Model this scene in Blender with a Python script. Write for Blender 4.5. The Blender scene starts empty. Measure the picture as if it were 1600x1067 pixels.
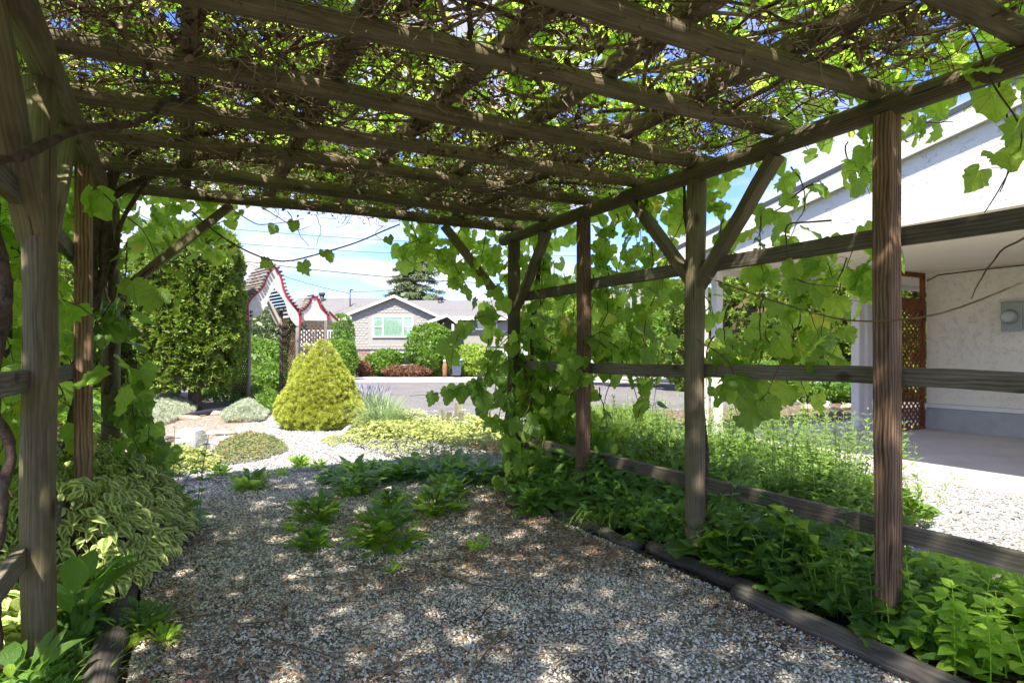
import bpy, math, random
import numpy as np
from mathutils import Vector, Matrix
rnd = random.Random(7)
rng = np.random.default_rng(11)
PI = math.pi
scene = bpy.context.scene
C = scene.collection

# ------------------------------------------------------------------ camera, sky, sun, exposure
F = 993.0            # focal length in pixels of the 1600 px wide photograph
HZ = 554.0           # horizon row
HC = 1.3             # camera height
cd = bpy.data.cameras.new('camera')
cd.sensor_width = 36.0
cd.lens = 36.0 * F / 1600.0
cd.shift_y = (HZ - 533.5) / 1600.0
cd.clip_start = 0.05
cd.clip_end = 2000
cam = bpy.data.objects.new('camera', cd)
cam.location = (0, 0, HC)
cam.rotation_euler = (PI / 2, 0, 0)
C.objects.link(cam)
scene.camera = cam
D1 = np.array([-0.4695, 0.883, 0.0])     # along the pergola, away from the camera
D2 = np.array([0.883, 0.4695, 0.0])      # across it, to the right
SUN_EL = math.radians(57)
hs = -0.80 * D1 - 0.60 * D2
sdir = np.array([hs[0] * math.cos(SUN_EL), hs[1] * math.cos(SUN_EL), math.sin(SUN_EL)])
sdir /= np.linalg.norm(sdir)
world = bpy.data.worlds.new('World')
scene.world = world
world.use_nodes = True
nt = world.node_tree
for n in list(nt.nodes): nt.nodes.remove(n)
wo = nt.nodes.new('ShaderNodeOutputWorld')
bg = nt.nodes.new('ShaderNodeBackground')
sky = nt.nodes.new('ShaderNodeTexSky')
sky.sky_type = 'NISHITA'
sky.sun_disc = False
sky.sun_elevation = SUN_EL
sky.sun_rotation = math.atan2(sdir[0], sdir[1])
sky.altitude = 300
sky.air_density = 1.0
sky.dust_density = 0.6
sky.ozone_density = 1.6
tc = nt.nodes.new('ShaderNodeTexCoord')
sep = nt.nodes.new('ShaderNodeSeparateXYZ')
nt.links.new(tc.outputs['Generated'], sep.inputs[0])
# project the direction on a cloud layer
zc = nt.nodes.new('ShaderNodeMath'); zc.operation = 'MAXIMUM'; zc.inputs[1].default_value = 0.03
nt.links.new(sep.outputs['Z'], zc.inputs[0])
za = nt.nodes.new('ShaderNodeMath'); za.operation = 'ADD'; za.inputs[1].default_value = 0.16
nt.links.new(zc.outputs[0], za.inputs[0])
dx = nt.nodes.new('ShaderNodeMath'); dx.operation = 'DIVIDE'
dy = nt.nodes.new('ShaderNodeMath'); dy.operation = 'DIVIDE'
nt.links.new(sep.outputs['X'], dx.inputs[0]); nt.links.new(za.outputs[0], dx.inputs[1])
nt.links.new(sep.outputs['Y'], dy.inputs[0]); nt.links.new(za.outputs[0], dy.inputs[1])
cmb = nt.nodes.new('ShaderNodeCombineXYZ')
nt.links.new(dx.outputs[0], cmb.inputs[0]); nt.links.new(dy.outputs[0], cmb.inputs[1])
cn = nt.nodes.new('ShaderNodeTexNoise')
cn.inputs['Scale'].default_value = 1.15
cn.inputs['Detail'].default_value = 9
cn.inputs['Roughness'].default_value = 0.55
cn.inputs['Distortion'].default_value = 0.3
nt.links.new(cmb.outputs[0], cn.inputs['Vector'])
cr = nt.nodes.new('ShaderNodeValToRGB')
cr.color_ramp.elements[0].position = 0.43; cr.color_ramp.elements[0].color = (0, 0, 0, 1)
cr.color_ramp.elements[1].position = 0.62; cr.color_ramp.elements[1].color = (1, 1, 1, 1)
nt.links.new(cn.outputs['Fac'], cr.inputs['Fac'])
cmix = nt.nodes.new('ShaderNodeMixRGB')
cmix.inputs['Color2'].default_value = (1.5, 1.42, 1.35, 1)
nt.links.new(cr.outputs['Color'], cmix.inputs['Fac'])
tint = nt.nodes.new('ShaderNodeMixRGB'); tint.blend_type = 'MULTIPLY'; tint.inputs['Fac'].default_value = 1.0
tint.inputs['Color2'].default_value = (0.20, 0.245, 0.43, 1)
nt.links.new(sky.outputs['Color'], tint.inputs['Color1'])
nt.links.new(tint.outputs['Color'], cmix.inputs['Color1'])
nt.links.new(cmix.outputs['Color'], bg.inputs['Color'])
bg.inputs['Strength'].default_value = 0.15
nt.links.new(bg.outputs[0], wo.inputs['Surface'])
sl = bpy.data.lights.new('sun', 'SUN')
sl.energy = 2.15
sl.angle = math.radians(1.2)
sl.color = (1.0, 0.945, 0.86)
so = bpy.data.objects.new('sun', sl)
so.rotation_euler = Vector(sdir).to_track_quat('Z', 'Y').to_euler()
so.location = (0, -10, 20)
C.objects.link(so)
scene.view_settings.view_transform = 'Standard'
scene.view_settings.look = 'None'
scene.view_settings.exposure = 2.68
scene.view_settings.gamma = 1
scene.view_settings.use_curve_mapping = False
try:
    scene.cycles.max_bounces = 10
    scene.cycles.diffuse_bounces = 5
    scene.cycles.transmission_bounces = 6
    scene.cycles.transparent_max_bounces = 6
except Exception: pass

# ------------------------------------------------------------------ coordinates
def W(s, t, z=0.0):
    p = s * D1 + t * D2
    return np.array([p[0], p[1], z])
def G(px, py, z=0.0):
    """point at height z that shows at this pixel of the photograph"""
    Y = F * (HC - z) / (py - HZ)
    return np.array([(px - 800) / F * Y, Y, z])
def K(px, py, Y):
    return np.array([(px - 800) / F * Y, Y, HC + (HZ - py) * Y / F])
def nrm(a):
    a = np.asarray(a, float)
    return a / np.maximum(np.linalg.norm(a, axis=-1, keepdims=True), 1e-9)

# ------------------------------------------------------------------ materials
def new_mat(name):
    m = bpy.data.materials.new(name); m.use_nodes = True
    m.node_tree.nodes.clear()
    return m, m.node_tree
class NB:
    def __init__(s, nt): s.nt = nt
    def n(s, typ, **kw):
        nd = s.nt.nodes.new('ShaderNode' + typ)
        for k, v in kw.items():
            if k.startswith('i_'):
                key = k[2:].replace('_', ' ')
                nd.inputs[key].default_value = v
            else: setattr(nd, k, v)
        return nd
    def l(s, a, b): s.nt.links.new(a, b)
    def math(s, op, a, b=None, c=None):
        nd = s.nt.nodes.new('ShaderNodeMath'); nd.operation = op
        for i, v in enumerate((a, b, c)):
            if v is None: continue
            if isinstance(v, (int, float)): nd.inputs[i].default_value = v
            else: s.l(v, nd.inputs[i])
        return nd.outputs[0]
    def ramp(s, fac, stops):
        nd = s.nt.nodes.new('ShaderNodeValToRGB')
        e = nd.color_ramp.elements
        while len(e) < len(stops): e.new(0.5)
        for i, (p, c) in enumerate(stops):
            e[i].position = p; e[i].color = (c[0], c[1], c[2], 1)
        s.l(fac, nd.inputs['Fac']); return nd.outputs['Color']
    def mix(s, fac, a, b, mode='MIX'):
        nd = s.nt.nodes.new('ShaderNodeMixRGB'); nd.blend_type = mode
        for k, v in (('Fac', fac), ('Color1', a), ('Color2', b)):
            if isinstance(v, (int, float)): nd.inputs[k].default_value = v
            elif isinstance(v, tuple): nd.inputs[k].default_value = (v[0], v[1], v[2], 1)
            else: s.l(v, nd.inputs[k])
        return nd.outputs[0]
    def noise(s, vec, scale, detail=4, rough=0.55, dist=0.0):
        nd = s.n('TexNoise'); nd.inputs['Scale'].default_value = scale
        nd.inputs['Detail'].default_value = detail; nd.inputs['Roughness'].default_value = rough
        nd.inputs['Distortion'].default_value = dist
        if vec is not None: s.l(vec, nd.inputs['Vector'])
        return nd.outputs['Fac']
    def bump(s, h, strength=0.3, dist=0.01, normal=None):
        nd = s.n('Bump'); nd.inputs['Strength'].default_value = strength
        nd.inputs['Distance'].default_value = dist
        s.l(h, nd.inputs['Height'])
        if normal is not None: s.l(normal, nd.inputs['Normal'])
        return nd.outputs[0]
    def mapping(s, vec, scale=(1, 1, 1), loc=(0, 0, 0), rot=(0, 0, 0)):
        nd = s.n('Mapping'); nd.inputs['Scale'].default_value = scale
        nd.inputs['Location'].default_value = loc; nd.inputs['Rotation'].default_value = rot
        s.l(vec, nd.inputs['Vector']); return nd.outputs[0]
    def out(s, shader):
        o = s.n('OutputMaterial'); s.l(shader, o.inputs['Surface'])
    def bsdf(s, col, rough=0.8, normal=None, spec=0.3, metal=0.0):
        b = s.n('BsdfPrincipled')
        if isinstance(col, tuple): b.inputs['Base Color'].default_value = (col[0], col[1], col[2], 1)
        else: s.l(col, b.inputs['Base Color'])
        if isinstance(rough, (int, float)): b.inputs['Roughness'].default_value = rough
        else: s.l(rough, b.inputs['Roughness'])
        b.inputs['Specular IOR Level'].default_value = spec
        b.inputs['Metallic'].default_value = metal
        if normal is not None: s.l(normal, b.inputs['Normal'])
        return b.outputs[0]

def objvec(b):
    """object coordinates moved by a random amount per object"""
    t = b.n('TexCoord'); oi = b.n('ObjectInfo')
    off = b.math('MULTIPLY', oi.outputs['Random'], 37.0)
    cx = b.n('CombineXYZ'); b.l(off, cx.inputs[0]); b.l(off, cx.inputs[1]); b.l(off, cx.inputs[2])
    a = b.n('VectorMath', operation='ADD'); b.l(t.outputs['Object'], a.inputs[0]); b.l(cx.outputs[0], a.inputs[1])
    return a.outputs[0], oi.outputs['Random']

def wood(name, dark, mid, light, green=0.3, contrast=1.0, grain=26.0):
    m, t = new_mat(name); b = NB(t)
    v, r = objvec(b)
    vs = b.mapping(v, scale=(1, 1, 0.10))
    warp = b.noise(vs, 9, 3, 0.5)
    wv = b.n('TexWave', wave_type='RINGS', rings_direction='Z')
    wv.inputs['Scale'].default_value = grain * 0.9
    wv.inputs['Distortion'].default_value = 6.5
    wv.inputs['Detail'].default_value = 2.5
    wv.inputs['Detail Scale'].default_value = 1.2
    b.l(b.mapping(v, scale=(1, 1, 0.13)), wv.inputs['Vector'])
    fib = b.noise(b.mapping(v, scale=(1, 1, 0.02)), 190, 4, 0.65)
    patch = b.noise(v, 3.2, 4, 0.6)
    f = b.math('MULTIPLY_ADD', wv.outputs['Fac'], 0.16 * contrast, b.math('MULTIPLY', fib, 0.62))
    f = b.math('MULTIPLY_ADD', warp, 0.25, f)
    col = b.ramp(f, [(0.30, dark), (0.55, mid), (0.85, light)])
    gfac = b.math('MULTIPLY', b.ramp(patch, [(0.42, (0, 0, 0)), (0.62, (1, 1, 1))]), green)
    col = b.mix(gfac, col, (mid[0] * 0.75, mid[1] * 0.98, mid[2] * 0.62))
    cracks = b.ramp(b.noise(b.mapping(v, scale=(1, 1, 0.035)), 46, 2, 0.5), [(0.27, (0.30, 0.28, 0.25)), (0.31, (1, 1, 1))])
    col = b.mix(1.0, col, cracks, 'MULTIPLY')
    kv = b.n('TexVoronoi'); kv.inputs['Scale'].default_value = 5.5
    b.l(b.mapping(v, scale=(1, 1, 0.5)), kv.inputs['Vector'])
    knot = b.ramp(kv.outputs['Distance'], [(0.07, (0.30, 0.22, 0.16)), (0.16, (1, 1, 1))])
    col = b.mix(0.8, col, knot, 'MULTIPLY')
    big = b.ramp(b.noise(b.mapping(v, scale=(1, 1, 0.4)), 6, 4, 0.6), [(0.3, (0.62, 0.62, 0.62)), (0.7, (1.15, 1.12, 1.08))])
    col = b.mix(1.0, col, big, 'MULTIPLY')
    val = b.math('MULTIPLY_ADD', r, 0.5, 0.75)
    cx = b.n('CombineXYZ')
    for i in range(3): b.l(val, cx.inputs[i])
    col = b.mix(1.0, col, cx.outputs[0], 'MULTIPLY')
    hgt = b.math('ADD', b.math('MULTIPLY', cracks, 1.0), b.math('MULTIPLY', fib, 0.6))
    nrmv = b.bump(hgt, 0.7, 0.004)
    b.out(b.bsdf(col, 0.82, nrmv, 0.25))
    return m

def leafmat(name, ca, cb, trans, tfac=0.42, rough=0.45, margin=None, vein=0.35, spot=None, mottle=0.35):
    """leaf: colours ca..cb picked per leaf, light passing through, veins or pale margins from the UV map"""
    m, t = new_mat(name); b = NB(t)
    g = b.n('NewGeometry'); oi = b.n('ObjectInfo')
    r = b.math('FRACT', b.math('ADD', g.outputs['Random Per Island'], oi.outputs['Random']))
    col = b.mix(r, ca, cb)
    uv = b.n('UVMap'); su = b.n('SeparateXYZ'); b.l(uv.outputs[0], su.inputs[0])
    U, V = su.outputs[0], su.outputs[1]
    no = b.n('TexCoord')
    nz = b.noise(no.outputs['Object'], 60, 3, 0.6)
    col = b.mix(b.math('MULTIPLY', nz, mottle), col, (ca[0] * 0.6, ca[1] * 0.62, ca[2] * 0.55))
    if vein > 0:
        ang = b.math('ARCTAN2', U, b.math('ADD', V, 0.02))
        rad = b.math('SQRT', b.math('ADD', b.math('MULTIPLY', U, U), b.math('MULTIPLY', V, V)))
        sn = b.math('ABSOLUTE', b.math('SINE', b.math('MULTIPLY', ang, 4.2)))
        w = b.math('MULTIPLY', sn, rad)
        vm = b.math('MULTIPLY', b.math('LESS_THAN', w, 0.045), vein)
        col = b.mix(vm, col, (min(1, cb[0] * 2.0 + 0.03), min(1, cb[1] * 1.7 + 0.03), cb[2] * 1.6 + 0.01))
    if margin is not None:
        au = b.math('ABSOLUTE', U)
        wob = b.math('MULTIPLY_ADD', b.noise(no.outputs['Object'], 45, 2), 0.5, 0.20)
        mm = b.math('GREATER_THAN', au, wob)
        col = b.mix(mm, col, margin)
    if spot is not None:
        sp = b.math('GREATER_THAN', r, spot[0])
        col = b.mix(sp, col, spot[1])
    tcol = b.mix(0.5, col, trans)
    tcol = b.mix(1.0, tcol, (1.9, 1.9, 1.4), 'MULTIPLY') if margin is None else tcol
    un = b.noise(b.mapping(uv.outputs[0], scale=(5, 5, 5)), 1.0, 3, 0.6)
    if vein > 0.2: un = b.math('MULTIPLY_ADD', b.math('MINIMUM', w, 0.12), 7.0, un)
    nb = b.bump(un, 0.55, 0.02)
    bs = b.bsdf(col, rough * 0.85, nb, 0.4)
    tr = b.n('BsdfTranslucent'); b.l(nb, tr.inputs['Normal']); b.l(tcol, tr.inputs['Color'])
    mx = b.n('MixShader'); mx.inputs[0].default_value = tfac
    b.l(bs, mx.inputs[1]); b.l(tr.outputs[0], mx.inputs[2])
    b.out(mx.outputs[0])
    return m

def plain(name, col, rough=0.7, var=0.25, scale=8.0, bump=0.2, bdist=0.004, bscale=60, metal=0.0, spec=0.3, cold=None):
    m, t = new_mat(name); b = NB(t)
    v, r = objvec(b)
    nz = b.noise(v, scale, 6, 0.62)
    d = cold or tuple(c * (1 - var) for c in col); h = tuple(min(1, c * (1 + var * 0.6)) for c in col)
    c = b.ramp(nz, [(0.3, d), (0.55, col), (0.75, h)])
    nn = b.bump(b.noise(v, bscale, 5, 0.6), bump, bdist)
    b.out(b.bsdf(c, rough, nn, spec, metal))
    return m

def islandmat(name, cols, rough=0.85, mottle=0.3, tfac=0.0):
    m, t = new_mat(name); b = NB(t)
    g = b.n('NewGeometry'); oi = b.n('ObjectInfo')
    r = b.math('FRACT', b.math('ADD', g.outputs['Random Per Island'], oi.outputs['Random']))
    n = len(cols)
    nd = b.nt.nodes.new('ShaderNodeValToRGB'); e = nd.color_ramp.elements
    nd.color_ramp.interpolation = 'CONSTANT'
    while len(e) < n: e.new(0.5)
    tot = sum(c[0] for c in cols); acc = 0
    for i, (w, c) in enumerate(cols):
        e[i].position = acc / tot; e[i].color = (c[0], c[1], c[2], 1); acc += w
    b.l(r, nd.inputs['Fac'])
    tcd = b.n('TexCoord')
    col = b.mix(b.math('MULTIPLY', b.noise(tcd.outputs['Object'], 90, 3), mottle), nd.outputs['Color'], (0.05, 0.045, 0.04))
    sh = b.bsdf(col, rough, None, 0.25)
    if tfac > 0:
        tr = b.n('BsdfTranslucent'); b.l(col, tr.inputs['Color'])
        mx = b.n('MixShader'); mx.inputs[0].default_value = tfac
        b.l(sh, mx.inputs[1]); b.l(tr.outputs[0], mx.inputs[2]); sh = mx.outputs[0]
    b.out(sh); return m

M = {}
M['post'] = wood('weathered_round_wood', (0.095, 0.07, 0.043), (0.18, 0.143, 0.09), (0.30, 0.24, 0.165), 0.4)
M['pole'] = wood('weathered_pole_wood', (0.09, 0.068, 0.044), (0.18, 0.142, 0.095), (0.31, 0.255, 0.18), 0.3)
M['brown'] = wood('stained_brown_wood', (0.06, 0.032, 0.018), (0.17, 0.10, 0.062), (0.29, 0.19, 0.125), 0.05, 2.2, 26)
M['rail'] = wood('weathered_rail_wood', (0.075, 0.06, 0.045), (0.155, 0.13, 0.098), (0.27, 0.235, 0.18), 0.25, 1.2)
M['log'] = wood('grey_log_wood', (0.04, 0.033, 0.028), (0.11, 0.095, 0.082), (0.22, 0.195, 0.17), 0.1)
M['arborwood'] = wood('grey_arbor_wood', (0.10, 0.085, 0.075), (0.22, 0.19, 0.165), (0.34, 0.30, 0.27), 0.05)
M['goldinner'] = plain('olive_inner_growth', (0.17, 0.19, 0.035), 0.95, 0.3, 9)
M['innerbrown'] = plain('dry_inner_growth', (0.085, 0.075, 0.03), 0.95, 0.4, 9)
M['lattice'] = wood('brown_lattice_wood', (0.06, 0.035, 0.02), (0.14, 0.085, 0.05), (0.22, 0.15, 0.09), 0.05)
M['redlattice'] = wood('red_brown_stained_wood', (0.10, 0.035, 0.013), (0.22, 0.085, 0.035), (0.33, 0.14, 0.06), 0.0)
M['bark'] = plain('shaggy_vine_bark', (0.11, 0.075, 0.055), 0.95, 0.6, 30, 1.0, 0.01, 90)
M['trunk'] = plain('tree_bark', (0.16, 0.11, 0.085), 0.95, 0.5, 12, 0.8, 0.02, 30)
M['twig'] = islandmat('dry_vine_wood', [(3, (0.16, 0.105, 0.072)), (3, (0.26, 0.185, 0.135)), (2, (0.40, 0.31, 0.24)), (2, (0.09, 0.055, 0.04))], 0.9, 0.3)
M['cane'] = islandmat('brown_vine_cane', [(3, (0.12, 0.06, 0.035)), (2, (0.09, 0.05, 0.035)), (1, (0.17, 0.12, 0.05))], 0.7, 0.2)
M['deadleaf'] = islandmat('dead_leaves', [(3, (0.18, 0.115, 0.085)), (3, (0.28, 0.19, 0.14)), (1.5, (0.44, 0.34, 0.27)), (2, (0.09, 0.055, 0.04))], 0.95, 0.3, 0.2)
M['grape'] = leafmat('grape_leaf', (0.07, 0.155, 0.028), (0.21, 0.32, 0.05), (0.50, 0.68, 0.11), 0.6, 0.42, spot=(0.965, (0.34, 0.28, 0.06)))
M['darkgrape'] = leafmat('dark_grape_leaf', (0.07, 0.155, 0.035), (0.14, 0.24, 0.045), (0.42, 0.60, 0.09), 0.5, 0.4)  # leaf in a darker, narrower range of green than grape_leaf
M['darkplant'] = leafmat('deep_green_leaf', (0.07, 0.17, 0.035), (0.16, 0.29, 0.055), (0.3, 0.48, 0.07), 0.35, 0.42, vein=0.15)
M['mint'] = leafmat('mint_leaf', (0.26, 0.46, 0.04), (0.44, 0.62, 0.08), (0.5, 0.7, 0.09), 0.4, 0.5, vein=0.25)
M['weed'] = leafmat('pale_weed_leaf', (0.17, 0.28, 0.07), (0.31, 0.43, 0.13), (0.42, 0.55, 0.13), 0.38, 0.55, vein=0)
M['varieg'] = leafmat('variegated_leaf', (0.17, 0.32, 0.05), (0.31, 0.46, 0.08), (0.5, 0.6, 0.15), 0.35, 0.5, margin=(0.80, 0.82, 0.32), vein=0.0)
M['goldcover'] = leafmat('golden_cover_leaf', (0.17, 0.26, 0.035), (0.34, 0.42, 0.07), (0.4, 0.5, 0.08), 0.3, 0.5, margin=(0.55, 0.56, 0.20), vein=0.0)
M['thuja'] = leafmat('cedar_spray', (0.09, 0.17, 0.02), (0.28, 0.37, 0.05), (0.2, 0.3, 0.02), 0.22, 0.6, vein=0, spot=(0.93, (0.20, 0.12, 0.05)))
M['gold'] = leafmat('golden_conifer_needles', (0.33, 0.41, 0.05), (0.64, 0.64, 0.13), (0.4, 0.42, 0.03), 0.2, 0.6, vein=0)
M['green'] = leafmat('shrub_leaf', (0.06, 0.14, 0.015), (0.16, 0.27, 0.025), (0.25, 0.38, 0.03), 0.25, 0.5, vein=0)
M['limeshrub'] = leafmat('lime_shrub_leaf', (0.16, 0.27, 0.03), (0.34, 0.44, 0.06), (0.3, 0.4, 0.05), 0.25, 0.5, vein=0)
M['spruce'] = leafmat('blue_green_needles', (0.13, 0.18, 0.08), (0.33, 0.38, 0.20), (0.15, 0.22, 0.08), 0.12, 0.7, vein=0)
M['redplant'] = leafmat('reddish_leaf', (0.13, 0.055, 0.035), (0.25, 0.14, 0.07), (0.3, 0.12, 0.05), 0.2, 0.6, vein=0)
M['silver'] = leafmat('silver_leaf', (0.30, 0.34, 0.24), (0.55, 0.58, 0.44), (0.4, 0.45, 0.3), 0.2, 0.8, vein=0)
M['sedum'] = leafmat('sedum_leaf', (0.12, 0.20, 0.06), (0.33, 0.34, 0.13), (0.2, 0.3, 0.1), 0.15, 0.5, vein=0, spot=(0.75, (0.36, 0.22, 0.11)))
M['lavleaf'] = leafmat('lavender_leaf', (0.10, 0.16, 0.08), (0.20, 0.27, 0.15), (0.2, 0.3, 0.12), 0.15, 0.7, vein=0)
M['lavflower'] = islandmat('lavender_flower', [(1, (0.20, 0.20, 0.28)), (1, (0.27, 0.26, 0.34))], 0.9, 0.1)
M['grass'] = leafmat('grass_blade', (0.13, 0.22, 0.03), (0.26, 0.35, 0.07), (0.3, 0.4, 0.06), 0.3, 0.5, vein=0)
M['bluegrass'] = leafmat('blue_green_grass', (0.20, 0.29, 0.13), (0.38, 0.46, 0.24), (0.3, 0.4, 0.2), 0.3, 0.6, vein=0)
M['whiteflower'] = islandmat('white_flower', [(2, (0.72, 0.72, 0.55)), (1, (0.55, 0.60, 0.36))], 0.9, 0.1, 0.3)
M['white'] = plain('white_trim_paint', (0.68, 0.665, 0.63), 0.6, 0.06, 3, 0.05)
M['cream'] = plain('cream_soffit_paint', (0.76, 0.69, 0.56), 0.7, 0.05, 2, 0.05)
M['concrete'] = plain('smooth_concrete_floor', (0.48, 0.45, 0.41), 0.75, 0.18, 1.6, 0.15, 0.003, 50)
M['parging'] = plain('grey_parging', (0.38, 0.38, 0.37), 0.9, 0.12, 4, 0.3, 0.006, 30)
M['shingle'] = plain('grey_roof_shingle', (0.165, 0.16, 0.155), 0.9, 0.3, 14, 0.6, 0.02, 20)
M['darkroof'] = plain('dark_roof_edge', (0.06, 0.065, 0.07), 0.8, 0.2)
M['taupe'] = plain('taupe_shingle_paint', (0.30, 0.28, 0.25), 0.8, 0.10, 5, 0.2)
M['darkmetal'] = plain('dark_metal', (0.05, 0.05, 0.055), 0.5, 0.3)
M['steel'] = plain('grey_galvanised_metal', (0.30, 0.32, 0.31), 0.45, 0.15, 6, 0.1, metal=0.3)
M['bin'] = plain('charcoal_bin_plastic', (0.07, 0.085, 0.11), 0.5, 0.1)
M['red'] = plain('dark_red_trim_paint', (0.33, 0.025, 0.045), 0.6, 0.2, 20)
M['archwhite'] = plain('weathered_white_board', (0.54, 0.51, 0.45), 0.75, 0.25, 9, 0.2)
M['pipe'] = plain('black_plastic_edging', (0.035, 0.04, 0.05), 0.45, 0.2)
M['rockgrey'] = plain('grey_lichen_rock', (0.42, 0.42, 0.40), 0.9, 0.4, 9, 0.9, 0.02, 22)
M['rockbrown'] = plain('brown_rock', (0.37, 0.29, 0.22), 0.9, 0.45, 6, 0.9, 0.02, 22)
M['terracotta'] = plain('rust_orange_figure', (0.25, 0.11, 0.06), 0.8, 0.2)
M['oldpost'] = wood('split_grey_post_wood', (0.12, 0.11, 0.08), (0.30, 0.28, 0.20), (0.48, 0.45, 0.34), 0.3)

def mat_glass():
    m, t = new_mat('window_glass'); b = NB(t)
    g = b.n('BsdfGlossy', i_Roughness=0.03); g.inputs['Color'].default_value = (0.9, 0.95, 1, 1)
    tr = b.n('BsdfTransparent'); tr.inputs['Color'].default_value = (0.88, 0.92, 0.90, 1)
    mx = b.n('MixShader'); mx.inputs[0].default_value = 0.16
    b.l(tr.outputs[0], mx.inputs[1]); b.l(g.outputs[0], mx.inputs[2]); b.out(mx.outputs[0]); return m
M['glass'] = mat_glass()
M['curtain_or_dark'] = plain('pale_green_curtain', (0.50, 0.66, 0.54), 0.9, 0.15, 6)
M['room'] = plain('painted_room_dark', (0.06, 0.06, 0.06), 0.9, 0.2)  # near-black colour painted in place of the unlit room's shade

def mat_stucco(name, col, scale=5.0):
    m, t = new_mat(name); b = NB(t)
    tcd = b.n('TexCoord'); v = tcd.outputs['Object']
    n1 = b.noise(b.mapping(v, scale=(1, 1, 1.6)), scale, 4, 0.55, 1.4)
    rid = b.math('ABSOLUTE', b.math('SUBTRACT', n1, 0.5))
    rl = b.ramp(rid, [(0.0, (0, 0, 0)), (0.03, (1, 1, 1))])
    msk = b.ramp(b.noise(v, scale * 0.9, 2), [(0.45, (0, 0, 0)), (0.6, (1, 1, 1))])
    h = b.math('MULTIPLY_ADD', b.mix(msk, (1.0, 1.0, 1.0), rl), 0.6, b.math('MULTIPLY', b.noise(v, scale * 5, 5, 0.7), 0.6))
    st = b.noise(v, 1.3, 4)
    c = b.ramp(st, [(0.3, tuple(x * 0.92 for x in col)), (0.7, col)])
    b.out(b.bsdf(c, 0.9, b.bump(h, 0.9 if scale < 8 else 0.7, 0.012), 0.15)); return m
M['stucco'] = mat_stucco('white_trowelled_stucco', (0.66, 0.645, 0.605))
M['stucco2'] = mat_stucco('cream_trowelled_stucco', (0.76, 0.71, 0.61), 12)

def mat_ground(name, cols, scale, bstr=0.6, bdist=0.01, bscale=120, big=None):
    m, t = new_mat(name); b = NB(t)
    tcd = b.n('TexCoord'); v = tcd.outputs['Object']
    vo = b.n('TexVoronoi'); vo.inputs['Scale'].default_value = bscale; b.l(v, vo.inputs['Vector'])
    cs = b.n('SeparateXYZ'); b.l(vo.outputs['Color'], cs.inputs[0])
    c = b.ramp(cs.outputs[0], cols)
    nz = b.noise(v, scale, 6, 0.65)
    if big is not None:
        c = b.mix(b.ramp(nz, [(0.45, (0, 0, 0)), (0.62, (1, 1, 1))]), c, big)
    edge = b.ramp(vo.outputs['Distance'], [(0.0, (1, 1, 1)), (0.75, (0.30, 0.30, 0.30))])
    c = b.mix(0.75, c, edge, 'MULTIPLY')
    h = b.math('MULTIPLY_ADD', vo.outputs['Distance'], -1.0, b.math('MULTIPLY', nz, 0.5))
    b.out(b.bsdf(c, 0.92, b.bump(h, bstr, bdist), 0.2)); return m
M['gravel'] = mat_ground('grey_crushed_gravel', [(0.0, (0.14, 0.13, 0.12)), (0.25, (0.33, 0.315, 0.29)), (0.6, (0.52, 0.51, 0.48)), (0.9, (0.74, 0.73, 0.69))], 2.2, 1.0, 0.012, 70, (0.20, 0.155, 0.12))
M['whitegravel'] = mat_ground('white_crushed_gravel', [(0.0, (0.14, 0.135, 0.13)), (0.25, (0.30, 0.29, 0.28)), (0.6, (0.42, 0.41, 0.40)), (0.9, (0.56, 0.56, 0.54))], 2.0, 0.9, 0.012, 48)
M['peachgravel'] = mat_ground('peach_pea_gravel', [(0.0, (0.20, 0.13, 0.09)), (0.3, (0.36, 0.27, 0.20)), (0.7, (0.47, 0.38, 0.30)), (0.95, (0.58, 0.51, 0.43))], 2.0, 0.9, 0.012, 34)
M['soil'] = mat_ground('brown_garden_soil', [(0.0, (0.045, 0.03, 0.02)), (0.5, (0.10, 0.07, 0.045)), (0.9, (0.17, 0.12, 0.085))], 3.0, 1.0, 0.02, 40)
M['mulch'] = mat_ground('red_bark_mulch', [(0.0, (0.08, 0.04, 0.03)), (0.5, (0.20, 0.12, 0.09)), (0.9, (0.40, 0.30, 0.24))], 3.0, 1.0, 0.02, 22)
M['asphalt'] = mat_ground('worn_grey_asphalt', [(0.0, (0.16, 0.15, 0.145)), (0.5, (0.24, 0.225, 0.215)), (0.9, (0.33, 0.31, 0.295))], 0.8, 0.5, 0.01, 30, (0.20, 0.185, 0.18))
M['paleconcrete'] = plain('pale_concrete', (0.33, 0.31, 0.29), 0.9, 0.12, 2, 0.2)
M['lawn'] = mat_ground('dry_lawn_ground', [(0.0, (0.06, 0.08, 0.03)), (0.5, (0.11, 0.13, 0.05)), (0.9, (0.18, 0.18, 0.09))], 1.0, 1.0, 0.03, 20)
M['pebble'] = islandmat('gravel_stones', [(5, (0.58, 0.53, 0.43)), (5, (0.75, 0.69, 0.57)), (3, (0.38, 0.33, 0.26)), (3, (0.84, 0.79, 0.68)), (2.4, (0.50, 0.37, 0.26)), (1.0, (0.18, 0.17, 0.155)), (0.7, (0.50, 0.25, 0.12))], 0.85, 0.15)
M['whitepebble'] = islandmat('white_gravel_stones', [(5, (0.36, 0.355, 0.34)), (4, (0.50, 0.495, 0.475)), (3, (0.22, 0.215, 0.20)), (1.4, (0.32, 0.26, 0.20))], 0.85, 0.1)
M['chip'] = islandmat('brown_litter', [(3, (0.16, 0.095, 0.06)), (3, (0.27, 0.17, 0.10)), (2.5, (0.40, 0.23, 0.12)), (1.2, (0.50, 0.24, 0.10)), (1.5, (0.52, 0.38, 0.24)), (.8, (0.07, 0.045, 0.035))], 0.9, 0.25)

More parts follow.
